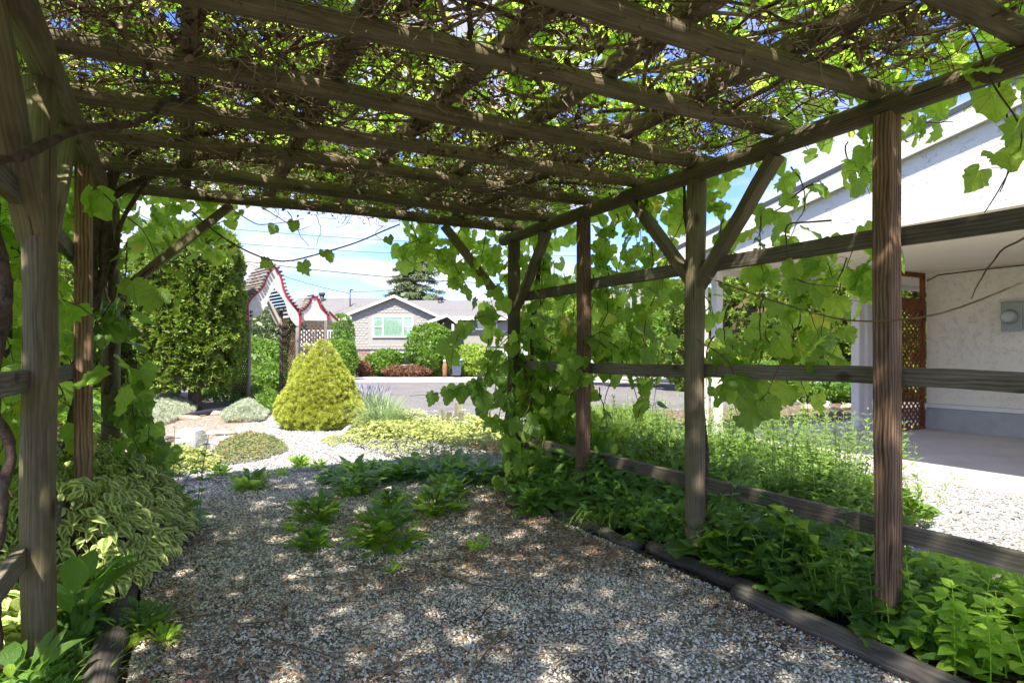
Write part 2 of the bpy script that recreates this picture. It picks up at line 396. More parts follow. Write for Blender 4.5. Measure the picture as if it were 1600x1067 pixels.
def mat_brick():
    m, t = new_mat('brown_brick'); b = NB(t)
    v, r = objvec(b)
    nz = b.noise(v, 14, 4)
    c = b.ramp(r, [(0.0, (0.25, 0.16, 0.12)), (0.5, (0.33, 0.22, 0.17)), (1.0, (0.42, 0.31, 0.25))])
    c = b.mix(b.math('MULTIPLY', nz, 0.4), c, (0.18, 0.13, 0.10))
    b.out(b.bsdf(c, 0.9, b.bump(nz, 0.4, 0.01), 0.15)); return m
M['brick'] = mat_brick()

# ------------------------------------------------------------------ mesh building
def make_mesh(name, verts, faces, mat=None, uv=None, smooth=True):
    """faces: list of (n,k) int arrays; uv: per vertex (n,2)"""
    me = bpy.data.meshes.new(name)
    verts = np.asarray(verts, np.float32)
    fl = [np.asarray(f, np.int32) for f in faces if len(f)]
    loops = np.concatenate([f.ravel() for f in fl])
    tot = np.concatenate([np.full(len(f), f.shape[1], np.int32) for f in fl])
    start = np.concatenate([[0], np.cumsum(tot)[:-1]]).astype(np.int32)
    me.vertices.add(len(verts)); me.vertices.foreach_set('co', verts.ravel())
    me.loops.add(len(loops)); me.loops.foreach_set('vertex_index', loops)
    me.polygons.add(len(tot)); me.polygons.foreach_set('loop_start', start)
    try: me.polygons.foreach_set('loop_total', tot)
    except Exception: pass
    if uv is not None:
        ul = me.uv_layers.new(name='UVMap')
        ul.data.foreach_set('uv', np.asarray(uv, np.float32)[loops].ravel())
    me.polygons.foreach_set('use_smooth', np.full(len(tot), smooth, bool))
    me.update(calc_edges=True)
    if mat is not None: me.materials.append(mat)
    return me
class MB:
    def __init__(s): s.v = []; s.f = []; s.uv = []; s.n = 0; s.has = False
    def add(s, v, faces, uv=None):
        v = np.asarray(v, float)
        s.v.append(v)
        for f in faces: s.f.append(np.asarray(f, int) + s.n)
        s.uv.append(np.zeros((len(v), 2)) if uv is None else uv)
        if uv is not None: s.has = True
        s.n += len(v); return s
    def box(s, c, size, R=None, bev=0.0):
        hx, hy, hz = np.asarray(size, float) / 2
        if bev > 0:
            x = min(bev, hx * .45, hy * .45)
            ring = np.array([(-hx + x, -hy), (hx - x, -hy), (hx, -hy + x), (hx, hy - x), (hx - x, hy), (-hx + x, hy), (-hx, hy - x), (-hx, -hy + x)])
            v = np.concatenate([np.c_[ring, np.full(8, -hz)], np.c_[ring, np.full(8, hz)]])
            q = [[i, (i + 1) % 8, 8 + (i + 1) % 8, 8 + i] for i in range(8)]
            if R is not None: v = v @ np.asarray(R).T
            return s.add(v + np.asarray(c), [q, [list(range(7, -1, -1))], [list(range(8, 16))]])
        v = np.array([(x, y, z) for z in (-hz, hz) for x, y in ((-hx, -hy), (hx, -hy), (hx, hy), (-hx, hy))])
        if R is not None: v = v @ np.asarray(R).T
        return s.add(v + np.asarray(c), [[[3, 2, 1, 0], [4, 5, 6, 7], [0, 1, 5, 4], [1, 2, 6, 5], [2, 3, 7, 6], [3, 0, 4, 7]]])
    def prism(s, poly, vec):
        """closed prism: polygon (n,3) swept along vec"""
        p = np.asarray(poly, float); n = len(p); v = np.concatenate([p, p + np.asarray(vec)])
        return s.add(v, [[list(range(n))[::-1]], [list(range(n, 2 * n))], [[i, (i + 1) % n, n + (i + 1) % n, n + i] for i in range(n)]])
    def tube(s, path, rad, k=8, cap=True):
        path = np.asarray(path, float); rad = np.broadcast_to(np.asarray(rad, float), (len(path),))
        v, f = tubes(path[None], rad[None], k)
        s.add(v, [f])
        if cap:
            n = len(path); s.f.append(np.array([list(range(k))[::-1]]) + s.n - n * k)
            s.f.append(np.array([list(range((n - 1) * k, n * k))]) + s.n - n * k)
        return s
    def build(s, name, mat, parent=None, smooth=False, origin=None):
        v = np.concatenate(s.v); o0 = np.zeros(3) if origin is None else np.asarray(origin, float)
        fs = {}
        for f in s.f: fs.setdefault(f.shape[1], []).append(f)
        me = make_mesh(name, v - o0, [np.concatenate(x) for x in fs.values()], mat, np.concatenate(s.uv) if s.has else None, smooth)
        o = bpy.data.objects.new(name, me)
        C.objects.link(o)
        if parent is not None:
            o.parent = parent
            pl = world_loc(parent)
            o.location = o0 - pl
        else: o.location = o0
        o['_w'] = 1; del o['_w']
        WL[o.name] = o0
        return o
WL = {}
def world_loc(o): return WL.get(o.name, np.zeros(3))
def tubes(paths, radii, k=3):
    """paths (N,M,3), radii (N,M) -> verts, quads"""
    N, Mm, _ = paths.shape
    T = np.gradient(paths, axis=1) if Mm > 2 else np.repeat((paths[:, 1:] - paths[:, :1]), 2, axis=1)
    T = nrm(T)
    mean = nrm(T.mean(axis=1))
    ref = np.where(np.abs(mean[:, 2:3]) > 0.75, np.array([[1.0, 0.13, 0.07]]), np.array([[0.05, 0.09, 1.0]]))[:, None, :]
    U = nrm(np.cross(T, np.broadcast_to(ref, T.shape))); V = np.cross(T, U)
    a = np.arange(k) * 2 * PI / k
    ring = (np.cos(a)[None, None, :, None] * U[:, :, None, :] + np.sin(a)[None, None, :, None] * V[:, :, None, :]) * radii[:, :, None, None]
    v = (paths[:, :, None, :] + ring).reshape(-1, 3)
    base = (np.arange(N) * Mm * k)[:, None, None]; j = (np.arange(Mm - 1) * k)[None, :, None]; i = np.arange(k)[None, None, :]
    i2 = (i + 1) % k
    f = np.stack([base + j + i, base + j + i2, base + j + k + i2, base + j + k + i], -1).reshape(-1, 4)
    return v, f
def tag(o, label=None, cat=None, group=None, kind=None):
    if label: o['label'] = label
    if cat: o['category'] = cat
    if group: o['group'] = group
    if kind: o['kind'] = kind
    return o
def empty(name, loc, label=None, cat=None, group=None):
    o = bpy.data.objects.new(name, None); C.objects.link(o)
    o.location = loc; o.empty_display_size = 0.1
    WL[o.name] = np.asarray(loc, float)
    return tag(o, label, cat, group)
def smooth_noise(n, amp, seed=0, k=4):
    r = np.random.default_rng(seed); x = np.linspace(0, 1, n); y = np.zeros(n)
    for i in range(1, k + 1): y += r.normal() / i * np.sin(2 * PI * i * x * 0.7 + r.uniform(0, 6.28))
    return y * amp

# ------------------------------------------------------------------ leaf templates (tip along +Y, face +Z, unit length)
def fan(outline, zf, center=(0, 0.32)):
    o = np.array(outline, float); n = len(o)
    v = np.vstack([[center[0], center[1]], o])
    z = np.array([zf(x, y, i) for i, (x, y) in enumerate(v)])
    f = np.array([[0, i + 1, (i + 1) % n + 1] for i in range(n)])
    return np.c_[v, z], f, v.copy()
HALF = [(0.08, -0.11), (0.20, -0.18), (0.33, -0.16), (0.43, -0.07), (0.52, 0.03), (0.53, 0.15), (0.58, 0.26), (0.55, 0.37), (0.52, 0.47), (0.43, 0.56), (0.37, 0.67), (0.26, 0.76), (0.15, 0.88)]
HALF2 = [(0.07, -0.12), (0.22, -0.20), (0.38, -0.14), (0.40, 0.00), (0.56, 0.08), (0.50, 0.20), (0.63, 0.34), (0.50, 0.42), (0.40, 0.50), (0.34, 0.56), (0.36, 0.72), (0.20, 0.74), (0.12, 0.90)]
def grape_template(seed, cup=0.25, fold=0.25):
    r = np.random.default_rng(seed)
    HF = [(0.5 * (a[0] + b[0]) if seed == 2 else (a[0] if seed < 2 else b[0]), 0.5 * (a[1] + b[1]) if seed == 2 else (a[1] if seed < 2 else b[1])) for a, b in zip(HALF, HALF2)]
    out = [(0, 0.0)] + [(x * r.uniform(.88, 1.1), y + r.uniform(-.03, .03)) for x, y in HF] + [(r.uniform(-.06, .06), 1.0)] + [(-x * r.uniform(.88, 1.1), y + r.uniform(-.03, .03)) for x, y in HF[::-1]]
    nz = r.normal(0, 0.05, 40)
    return fan(out, lambda x, y, i: -cup * (x * x + (y - .3) ** 2) * 0.9 + fold * abs(x) * 0.5 + (nz[i] if i else -0.02), (0, 0.25))
HL = [(0.24, -0.17), (0.50, 0.02), (0.56, 0.32), (0.42, 0.60), (0.2, 0.84)]
def grape_low(seed):
    r = np.random.default_rng(seed)
    out = [(0, 0.0)] + HL + [(0, 1.0)] + [(-x, y) for x, y in HL[::-1]]
    nz = r.normal(0, 0.05, 20)
    return fan(out, lambda x, y, i: -0.25 * (x * x + (y - .3) ** 2) + 0.12 * abs(x) + (nz[i] if i else 0), (0, 0.25))
def ovate(w=0.28, bend=0.25, fold=0.3, n=4, seed=0, serr=0.0):
    """leaf folded along its midrib: (2 sides x n) quads; U runs -1..1 across"""
    ys = np.linspace(0, 1, n + 1)
    prof = np.sin(PI * ys ** 0.75) ** 0.8 * w; prof[0] = 0.02; prof[-1] = 0.0
    v = []; uv = []
    for y, p in zip(ys, prof):
        z = -bend * y * y
        yy = y * (1 - 0.25 * bend * y)
        p2 = p * (1 + serr * math.sin(y * 40 + seed))
        for sgn in (-1, 0, 1):
            v.append((sgn * p2, yy, z + abs(sgn) * p * fold)); uv.append((sgn * 1.0, y))
    f = []
    for i in range(n):
        a = i * 3
        f += [[a, a + 1, a + 4, a + 3], [a + 1, a + 2, a + 5, a + 4]]
    return np.array(v), np.array(f), np.array(uv)
def blade(w=0.03, bend=0.5, n=4):
    ys = np.linspace(0, 1, n + 1); v = []; uv = []
    for y in ys:
        p = w * (1 - y ** 2) + 0.001; z = -bend * y ** 2.2; yy = y * (1 - 0.3 * bend * y)
        v += [(-p, yy, z), (p, yy, z)]; uv += [(-1, y), (1, y)]
    f = [[2 * i, 2 * i + 1, 2 * i + 3, 2 * i + 2] for i in range(n)]
    return np.array(v), np.array(f), np.array(uv)
def spray(seed=0, k=4, w=0.16, spread=1.1):
    """flat conifer spray or leaf cluster: k narrow leaflets from one point"""
    r = np.random.default_rng(seed); v = []; f = []; uv = []
    for i in range(k):
        a = (i - (k - 1) / 2) / max(1, k - 1) * spread * 2 + r.normal(0, .12); L = r.uniform(.65, 1.0)
        d = np.array([math.sin(a), math.cos(a), r.normal(0, .22)]); p = np.array([math.cos(a), -math.sin(a), r.normal(0, .3)])
        b = len(v)
        v += [np.zeros(3), d * L * .55 + p * w, d * L, d * L * .55 - p * w]; f.append([b, b + 1, b + 2, b + 3])
        uv += [(0, 0), (1, .5), (0, 1), (-1, .5)]
    return np.array(v), np.array(f), np.array(uv)
GR = [grape_template(i, (0.2, 0.55, 0.35, 0.25, 0.7)[i], (0.5, 0.1, 0.3, 0.15, 0.45)[i]) for i in range(5)]
GL = [grape_low(i) for i in range(3)]
OV = [ovate(0.26, 0.25, 0.3), ovate(0.30, 0.5, 0.2), ovate(0.24, 0.1, 0.4)]
OVL = [ovate(0.28, 0.3, 0.25, 2), ovate(0.25, 0.5, 0.3, 2)]
LANCE = [ovate(0.14, 0.35, 0.2, 3), ovate(0.12, 0.15, 0.3, 3)]
HOSTA = [ovate(0.33, 0.45, 0.22, 5), ovate(0.30, 0.65, 0.3, 5), ovate(0.36, 0.35, 0.15, 5)]
MINT = [ovate(0.30, 0.3, 0.18, 6, 0, 0.10), ovate(0.33, 0.45, 0.1, 6, 2, 0.12)]
BL = [blade(0.03, 0.3), blade(0.03, 0.7), blade(0.025, 0.1)]
SP = [spray(i, 4) for i in range(4)]
NEED = [spray(i + 9, 5, 0.07, 1.2) for i in range(3)]

def frames(tip, up):
    """rotation matrices whose Y is the tip direction and Z close to up"""
    Y = nrm(tip); X = nrm(np.cross(Y, up)); Z = np.cross(X, Y)
    return np.stack([X, Y, Z], axis=-1)
def join_inst(temps, pos, R, sc, pick=None):
    mb = MB()
    if pick is None: pick = rng.integers(0, len(temps), len(pos))
    for k, (tv, tf, tu) in enumerate(temps):
        idx = np.where(pick == k)[0]
        if not len(idx): continue
        v = np.einsum('nij,vj->nvi', R[idx], tv) * sc[idx][:, None, None] + pos[idx][:, None, :]
        f = tf[None] + (np.arange(len(idx)) * len(tv))[:, None, None]
        mb.add(v.reshape(-1, 3), [f.reshape(-1, tf.shape[1])], np.tile(tu, (len(idx), 1)))
    return mb
TM = {}
def tmesh(key, temps, mat, name):
    k = (key, mat.name)
    if k not in TM: TM[k] = [make_mesh(name, v, [f], mat, u, True) for v, f, u in temps]
    return TM[k]
def leaves(parent, pos, R, sc, key, temps, mat, nparts=0, low=None, pname='leaf', sname='foliage'):
    """the largest-showing leaves become parts of their own; the rest one 'stuff' part"""
    pos = np.asarray(pos, float); sc = np.asarray(sc, float)
    pl = world_loc(parent)
    rest = np.ones(len(pos), bool)
    if nparts > 0:
        Y = np.maximum(pos[:, 1], 0.05)
        px = 800 + F * pos[:, 0] / Y; py = HZ - F * (pos[:, 2] - HC) / Y
        vis = (pos[:, 1] > 0.3) & (px > -20) & (px < 1620) & (py > -20) & (py < 1087)
        size = np.where(vis, sc * F / Y, 0)
        order = np.argsort(-size)[:nparts]; order = order[size[order] > 8]
        ms = tmesh(key, temps, mat, pname)
        for i in order:
            o = bpy.data.objects.new(pname, ms[rnd.randrange(len(ms))])
            C.objects.link(o); o.parent = parent
            mt = np.eye(4); mt[:3, :3] = R[i] * sc[i]; mt[:3, 3] = pos[i] - pl
            o.matrix_basis = Matrix(mt.tolist())
        rest[order] = False
    if rest.any():
        mb = join_inst(low or temps, pos[rest], R[rest], sc[rest])
        o = mb.build(sname, mat, parent, True, origin=pl)
        o['kind'] = 'stuff'
        return o
def rand_dirs(n, el0=-0.3, el1=1.0):
    a = rng.uniform(0, 2 * PI, n); z = rng.uniform(el0, el1, n); r = np.sqrt(np.maximum(0, 1 - z * z))
    return np.c_[np.cos(a) * r, np.sin(a) * r, z]
def in_poly(p, poly):
    x, y = p[:, 0], p[:, 1]; inside = np.zeros(len(p), bool); n = len(poly)
    for i in range(n):
        x1, y1 = poly[i][:2]; x2, y2 = poly[(i + 1) % n][:2]
        c = ((y1 > y) != (y2 > y)) & (x < (x2 - x1) * (y - y1) / (y2 - y1 + 1e-12) + x1)
        inside ^= c
    return inside
def sample_poly(poly, n):
    poly = np.asarray(poly)[:, :2]; lo = poly.min(0); hi = poly.max(0); out = []; c = 0
    while c < n:
        p = rng.uniform(lo, hi, (n * 2, 2)); p = p[in_poly(p, poly)]; out.append(p); c += len(p)
    return np.concatenate(out)[:n]
def edge_dist(p, poly):
    poly = np.asarray(poly)[:, :2]; d = np.full(len(p), 1e9)
    for i in range(len(poly)):
        a = poly[i]; b = poly[(i + 1) % len(poly)]; ab = b - a
        u = np.clip(((p - a) @ ab) / (ab @ ab + 1e-12), 0, 1)
        d = np.minimum(d, np.linalg.norm(p - (a + u[:, None] * ab), axis=1))
    return d
def vnoise(p, sc, seed=0):
    r = np.random.default_rng(seed); o = np.zeros(len(p))
    for i in range(5):
        k = r.normal(0, sc, 2) ; o += np.sin(p[:, :2] @ k + r.uniform(0, 6.28)) / 2.2
    return o / 1.6
def sheet(name, poly, z, mat, kind='structure', parent=None, label=None):
    p = np.array([(q[0], q[1], z) for q in poly])
    me = make_mesh(name, p, [np.array([list(range(len(p)))])], mat, None, False)
    o = bpy.data.objects.new(name, me); C.objects.link(o)
    if p.shape[0] and me.polygons[0].normal.z < 0: me.flip_normals()
    if kind: o['kind'] = kind
    if parent: o.parent = parent
    return o

# ================================================================== THE SETTING
sheet('ground', [(-900, -300, 0), (900, -300, 0), (900, 1200, 0), (-900, 1200, 0)], -0.03, M['lawn'])
sheet('garden_soil', [W(-4, -7), W(-4, 12), W(9, 12), G(1010, 618), G(560, 618), G(360, 622), G(60, 640)], -0.016, M['soil'])
PATH = [W(-3, -.20), W(-3, 2.68), W(4.3, 2.68), W(5.2, 2.95), G(800, 712), G(560, 668), G(560, 628), G(440, 622), G(395, 655), G(330, 690), G(240, 742), W(5.6, -.15)]
sheet('gravel_path', PATH, -0.004, M['gravel'])
NEARW = [G(235, 752), G(420, 742), G(560, 726), G(800, 730), G(800, 712), G(560, 668), G(560, 628), G(440, 622), G(395, 655), G(330, 690), G(240, 742)]
sheet('white_gravel', NEARW, 0.000, M['whitegravel'])
sheet('peach_gravel', [G(200, 745), G(240, 742), G(330, 705), G(420, 672), G(415, 640), G(330, 632), G(225, 632), G(120, 660)], 0.004, M['peachgravel'])
GR2 = [W(-3, 3.9), W(-3, 6.88), W(7.2, 6.88), W(8, 6.0), W(5.2, 5.2), W(3.6, 4.9), W(2.2, 3.9)]
sheet('side_gravel', GR2, 0.000, M['whitegravel'])
sheet('carport_floor', [W(-4, 6.9), W(-4, 11.4), W(6.42, 11.4), W(6.42, 12.6), W(7.7, 12.6), W(7.7, 6.9)], 0.03, M['concrete'])
mb = MB(); mb.box(W(1.85, 6.88, -0.0), (11.7, 0.03, 0.056), R=np.stack([D1, D2, [0, 0, 1]], -1)); o = mb.build('floor_edge', M['concrete']); o['kind'] = 'structure'
ROAD = [(-70, 17.6, 0), (5, 11.6, 0), (40, 13.5, 0), (90, 22, 0), (90, 30, 0), (-70, 30, 0)]
sheet('road', ROAD, -0.008, M['asphalt'])
sheet('driveway', [(-14, 30.0, 0), (22, 30.0, 0), (22, 37.4, 0), (-14, 37.4, 0)], -0.006, M['paleconcrete'])
sheet('mulch_bed', [W(8.2, 9.2), W(8.2, 16), W(11, 16), W(11.5, 7.6), W(9.6, 7.6)], -0.002, M['mulch'])

# gravel stones
def stones(name, poly, n, smin, smax, mat, z=0.0, weight=None):
    p = sample_poly(poly, n)
    if weight is not None:
        p = p[rng.uniform(0, 1, len(p)) < weight(p)]
    n = len(p)
    base = np.array([(1, 0, 0), (0, 1, 0), (-1, 0, 0), (0, -1, 0), (.1, .1, 1), (0, 0, -1)], float)
    f = np.array([[0, 1, 4], [1, 2, 4], [2, 3, 4], [3, 0, 4]])
    sc = rng.uniform(smin, smax, n)
    v = base[None, :5] * (1 + rng.normal(0, .25, (n, 5, 1))) * np.array([1, .72, .55])
    v[:, :4, 2] -= 0.25
    a = rng.uniform(0, 2 * PI, n); ca, sa = np.cos(a), np.sin(a)
    tl = rng.normal(0, .35, (n, 2))
    v[:, :, 2] += v[:, :, 0] * tl[:, :1] + v[:, :, 1] * tl[:, 1:]
    x = v[:, :, 0] * ca[:, None] - v[:, :, 1] * sa[:, None]; y = v[:, :, 0] * sa[:, None] + v[:, :, 1] * ca[:, None]
    v = np.stack([x, y, v[:, :, 2]], -1) * sc[:, None, None]
    v += np.c_[p, np.full(n, z)][:, None, :] ; v[:, :, 2] += rng.uniform(0, .5, n)[:, None] * sc[:, None]
    ff = f[None] + (np.arange(n) * 5)[:, None, None]
    me = make_mesh(name, v.reshape(-1, 3), [ff.reshape(-1, 3)], mat, None, False)
    o = bpy.data.objects.new(name, me); C.objects.link(o); o['kind'] = 'stuff'
    return o
NEARP = [W(1.0, -.2), W(0.2, 2.66), W(4.3, 2.66), W(5.2, 2.9), W(5.6, -.15)]
stones('gravel_stones', [(-2.4, 2.15, 0), (2.0, 2.15, 0), (2.0, 3.8, 0), (-2.4, 3.8, 0)], 46000, .0048, .0108, M['pebble'], 0.0, lambda p: in_poly(p, np.array(PATH)[:, :2]) * np.clip(.95 + .5 * vnoise(p, 2.5, 8), .35, 1))
stones('gravel_stones', [(-3.4, 3.8, 0), (1.4, 3.8, 0), (.8, 7.0, 0), (-3.2, 7.0, 0)], 48000, .006, .0135, M['pebble'], 0.0, lambda p: in_poly(p, np.array(PATH)[:, :2]) * np.clip(.95 + .5 * vnoise(p, 2.5, 8), .35, 1))
stones('white_gravel_stones', NEARW, 30000, .009, .018, M['whitepebble'], 0.002)
stones('white_gravel_stones', GR2, 22000, .009, .02, M['whitepebble'], 0.002)

# litter on the path: brown chips in drifts and broken vine twigs
def litter():
    p = sample_poly([W(1.0, -.15), W(0.6, 2.6), W(4.3, 2.6), W(5.4, 2.9), W(5.4, -.1)], 60000)
    c1 = (G(760, 930) + G(700, 900)) [:2] / 2
    dens = 0.38 + 1.1 * np.exp(-((p - c1) ** 2).sum(1) / 0.35) + 0.55 * np.exp(-edge_dist(p, [W(0, -.15), W(0, -.1), W(5.6, -.1), W(5.6, -.15)]) ** 2 / 0.05) + 0.5 * np.exp(-edge_dist(p, [W(0, 2.6), W(0, 2.65), W(4.6, 2.65), W(4.6, 2.6)]) ** 2 / 0.06)
    dens *= np.clip(0.55 + 0.9 * vnoise(p, 3.0, 4), 0.05, 1.5)
    p = p[rng.uniform(0, 1, len(p)) < dens]; n = len(p)
    R = frames(rand_dirs(n, -.2, .35), nrm(np.array([[0, 0, 1.0]]) + rng.normal(0, .5, (n, 3))))
    t = [ovate(.4, .4, .5, 2), ovate(.22, .2, .4, 2)]
    mb = join_inst(t, np.c_[p, rng.uniform(.012, .022, n)], R, rng.uniform(.010, .030, n))
    o = mb.build('leaf_litter', M['chip']); o['kind'] = 'stuff'
    # fine twigs
    n = 700; q = p[rng.integers(0, len(p), n)] + rng.normal(0, .12, (n, 2))
    a = rng.normal(0.35, .7, n); L = rng.uniform(.03, .11, n)
    d = np.c_[np.cos(a), np.sin(a), rng.normal(0, .06, n)]
    k = np.linspace(-1, 1, 4)
    path = np.c_[q, np.full(n, .017)][:, None, :] + d[:, None, :] * (k[None, :, None] * L[:, None, None])
    path[:, :, :2] += rng.normal(0, .004, (n, 4, 2)); path[:, :, 2] = np.maximum(path[:, :, 2], .008)
    v, f = tubes(path, np.broadcast_to(rng.uniform(.0012, .0028, (n, 1)), (n, 4)), 3)
    o = MB().add(v, [f]).build('fine_twigs', M['twig']); o['kind'] = 'stuff'
    for j in range(26):
        c = G(rnd.uniform(430, 1180), rnd.uniform(850, 1040)); a = rnd.gauss(.3, .7); L = rnd.uniform(.10, .24)
        if not in_poly(np.array([c[:2]]), np.array(PATH)[:, :2])[0]: continue
        kk = np.linspace(-1, 1, 7)
        pt = np.c_[math.cos(a) * kk * L, math.sin(a) * kk * L + smooth_noise(7, .012, j), np.full(7, .02) + np.abs(smooth_noise(7, .008, j + 50))]
        mb = MB().tube(pt, np.linspace(.0045, .002, 7) * rnd.uniform(.8, 1.3), 5)
        o = mb.build('dry_twig', M['twig'], None, True); o.location = (c[0], c[1], 0.0)
        tag(o, 'dry brown vine twig lying on the grey gravel path', 'twig', 'broken twigs scattered on the gravel path')
litter()

# ================================================================== PERGOLA
perg = empty('pergola', W(3.5, 1.26, 0), 'long wooden pergola of round poles and rail fence sides arching over the gravel path', 'pergola')
def timber(name, a, b, mat, r=None, rect=None, seed=0, wob=0.006, rings=10, twist=0.0, parent=perg, sides=16, upref=(0, 0, 1), flat=0.0, taper=0.0):
    """a pole (r) or board (rect = (w,h)) from a to b, built along its own Z axis"""
    a = np.asarray(a, float); b = np.asarray(b, float); L = np.linalg.norm(b - a)
    rr = np.random.default_rng(seed + 1000)
    if rect is None:
        ang = np.arange(sides) * 2 * PI / sides
        sec = np.c_[np.cos(ang), np.sin(ang)] * r * (1 + rr.normal(0, .018, sides))[:, None]
    else:
        w, h = rect[0] / 2, rect[1] / 2; e = min(w, h) * 0.16
        sec = np.array([(-w + e, -h), (w - e, -h), (w - .25 * e, -h + .25 * e), (w, -h + e), (w, h - e), (w - .25 * e, h - .25 * e), (w - e, h), (-w + e, h), (-w + .25 * e, h - .25 * e), (-w, h - e), (-w, -h + e), (-w + .25 * e, -h + .25 * e)])
    k = len(sec); z = np.linspace(0, L, rings)
    ox = smooth_noise(rings, wob, seed); oy = smooth_noise(rings, wob, seed + 77)
    v = []
    for i in range(rings):
        sc = 1 + rr.normal(0, .012) - taper * i / rings
        if i in (0, rings - 1) : sc *= 0.985
        v.append(np.c_[sec * sc + [ox[i] - ox[0], oy[i] - oy[0]], np.full(k, z[i])])
    v = np.concatenate(v); q = []
    for i in range(rings - 1):
        for j in range(k): q.append([i * k + j, i * k + (j + 1) % k, (i + 1) * k + (j + 1) % k, (i + 1) * k + j])
    n = (rings - 1) * k
    me = make_mesh(name, v, [q, [list(range(k))[::-1]], [list(range(n, n + k))]], mat, None, True)
    for p in list(me.polygons)[-2:]: p.use_smooth = False
    if rect is not None:
        me.polygons.foreach_set('use_smooth', np.zeros(len(me.polygons), bool))
    o = bpy.data.objects.new(name, me); C.objects.link(o); o.parent = parent
    Z = nrm(b - a); up = np.asarray(upref, float)
    if abs(Z @ up) > .98: up = D2
    X = nrm(np.cross(up, Z)); Yv = np.cross(Z, X)
    mt = np.eye(4); mt[:3, 0] = X; mt[:3, 1] = Yv; mt[:3, 2] = Z; mt[:3, 3] = a - world_loc(parent)
    o.matrix_basis = Matrix(mt.tolist())
    WL[o.name] = a
    return o
ZB = 2.455; ZP = 2.545; ZR = 2.645
TR = 2.96
RP = [(0.57, TR, 'r'), (1.79, 2.935, 's'), (3.04, 2.945, 'r'), (4.31, 2.95, 's'), (5.52, TR, 'r')]
LP = [(1.85, -.50, 's'), (3.17, -.48, 'r'), (4.47, -.465, 's'), (5.62, -.425, 'r')]
for i, (s, t, k) in enumerate(RP + LP):
    if k == 'r': timber('post', W(s, t, -.1), W(s, t, ZB - .045), M['post'], r=.062, seed=i * 3, wob=.004)
    else: timber('post', W(s, t, -.1), W(s, t, ZB - .04), M['brown'], rect=(.088, .088), seed=i * 3, wob=.002)
timber('beam', W(-1.2, TR, ZB), W(5.75, TR, ZB), M['pole'], r=.054, seed=101, rings=24, wob=.012)
timber('beam', W(-1.2, -.475, ZB), W(5.85, -.44, ZB), M['pole'], r=.058, seed=102, rings=24, wob=.012)
for i in range(10):
    s = 5.50 - .61 * i
    timber('cross_pole', W(s + rnd.uniform(-.02, .02), -.62, ZP + rnd.uniform(-.01, .01)), W(s + rnd.uniform(-.02, .02), 3.0 + rnd.uniform(0, .14), ZP + rnd.uniform(-.008, .008)), M['pole'], r=.047 + rnd.uniform(-.003, .004), seed=200 + i, rings=18, wob=.009)
for i, t in enumerate((.06, .67, 1.27, 1.84, 2.40)):
    timber('rafter', W(-1.2, t - .02, ZR), W(5.7, t + .01, ZR + .01), M['pole'], rect=(.08, .07), seed=300 + i, rings=20, wob=.012)
# braces on the round posts
def brace(a, b, w=.085, seed=0): timber('brace', a, b, M['post'], rect=(w, .06), seed=seed, rings=6, wob=.003)
for i, s in enumerate((3.04, 5.52)):
    z0 = 1.72
    brace(W(s, TR - .0, z0), W(s - .62, TR - .0, ZB - .05), seed=400 + i)
    if i == 0: brace(W(s, TR, z0), W(s + .62, TR, ZB - .05), seed=410)
brace(W(5.52, TR - .02, 1.70), W(5.52, TR - .75, ZP - .05), seed=420)
brace(W(5.62, -.41, 1.72), W(5.56, .40, ZP - .05), seed=421)
brace(W(3.17, -.50, 1.76), W(2.42, -.52, ZB - .04), w=.10, seed=422)
brace(W(3.17, -.46, 1.78), W(3.78, -.46, ZB - .05), seed=423)
brace(W(5.62, -.43, 1.80), W(5.05, -.43, ZB - .05), seed=424)
# rails: three each side, split at the posts
def rail(s0, s1, t, z, seed, hh=.085, back=.055):
    timber('rail', W(s0, t + back, z), W(s1, t + back, z), M['rail'], rect=(.042, hh) , seed=seed, rings=6, wob=.003)
sd = 500
for z in (0.475, 1.19, 1.86):
    for a, b_ in ((-.65, .57), (.57, 1.79), (1.79, 3.04), (3.04, 4.31), (4.31, 5.50)):
        rail(a + .003, b_ - .003, TR + .004, z + rnd.uniform(-.012, .012), sd); sd += 1
for z in (.50, 1.19, 1.90):
    for a, b_ in ((.60, 1.85), (1.85, 3.17), (3.17, 4.47), (4.47, 5.62)):
        rail(a + .003, b_ - .003, -.46, z + rnd.uniform(-.012, .012), sd, back=-.07); sd += 1

# edging logs along the path
def edging(a, b, r, seed, label):
    a = np.asarray(a, float); b = np.asarray(b, float)
    k = 12; rings = 16; L = np.linalg.norm(b - a); rr = np.random.default_rng(seed)
    ang = np.arange(k) * 2 * PI / k + .3
    sec = np.c_[np.cos(ang), np.sin(ang) * .82] * r
    v = []
    ox = smooth_noise(rings, .012, seed)
    nz = rr.normal(0, .03, k)
    for i in range(rings):
        v.append(np.c_[sec * (1 + nz + rr.normal(0, .02, k))[:, None] + [ox[i], 0], np.full(k, L * i / (rings - 1))])
    v = np.concatenate(v); q = [[i * k + j, i * k + (j + 1) % k, (i + 1) * k + (j + 1) % k, (i + 1) * k + j] for i in range(rings - 1) for j in range(k)]
    n = (rings - 1) * k
    me = make_mesh('edging_log', v, [q, [list(range(k))[::-1]], [list(range(n, n + k))]], M['log'], None, True)
    o = bpy.data.objects.new('edging_log', me); C.objects.link(o)
    Z = nrm(b - a); X = nrm(np.cross([0, 0, 1], Z)); Yv = np.cross(Z, X)
    mt = np.eye(4); mt[:3, 0] = X; mt[:3, 1] = Yv; mt[:3, 2] = Z; mt[:3, 3] = a
    o.matrix_basis = Matrix(mt.tolist())
    tag(o, label, 'edging log', 'grey logs edging the gravel path')
edging(W(.55, 2.58, .03), W(2.44, 2.67, .03), .060, 1, 'long grey edging log on the right, running past the nearest square brown post')
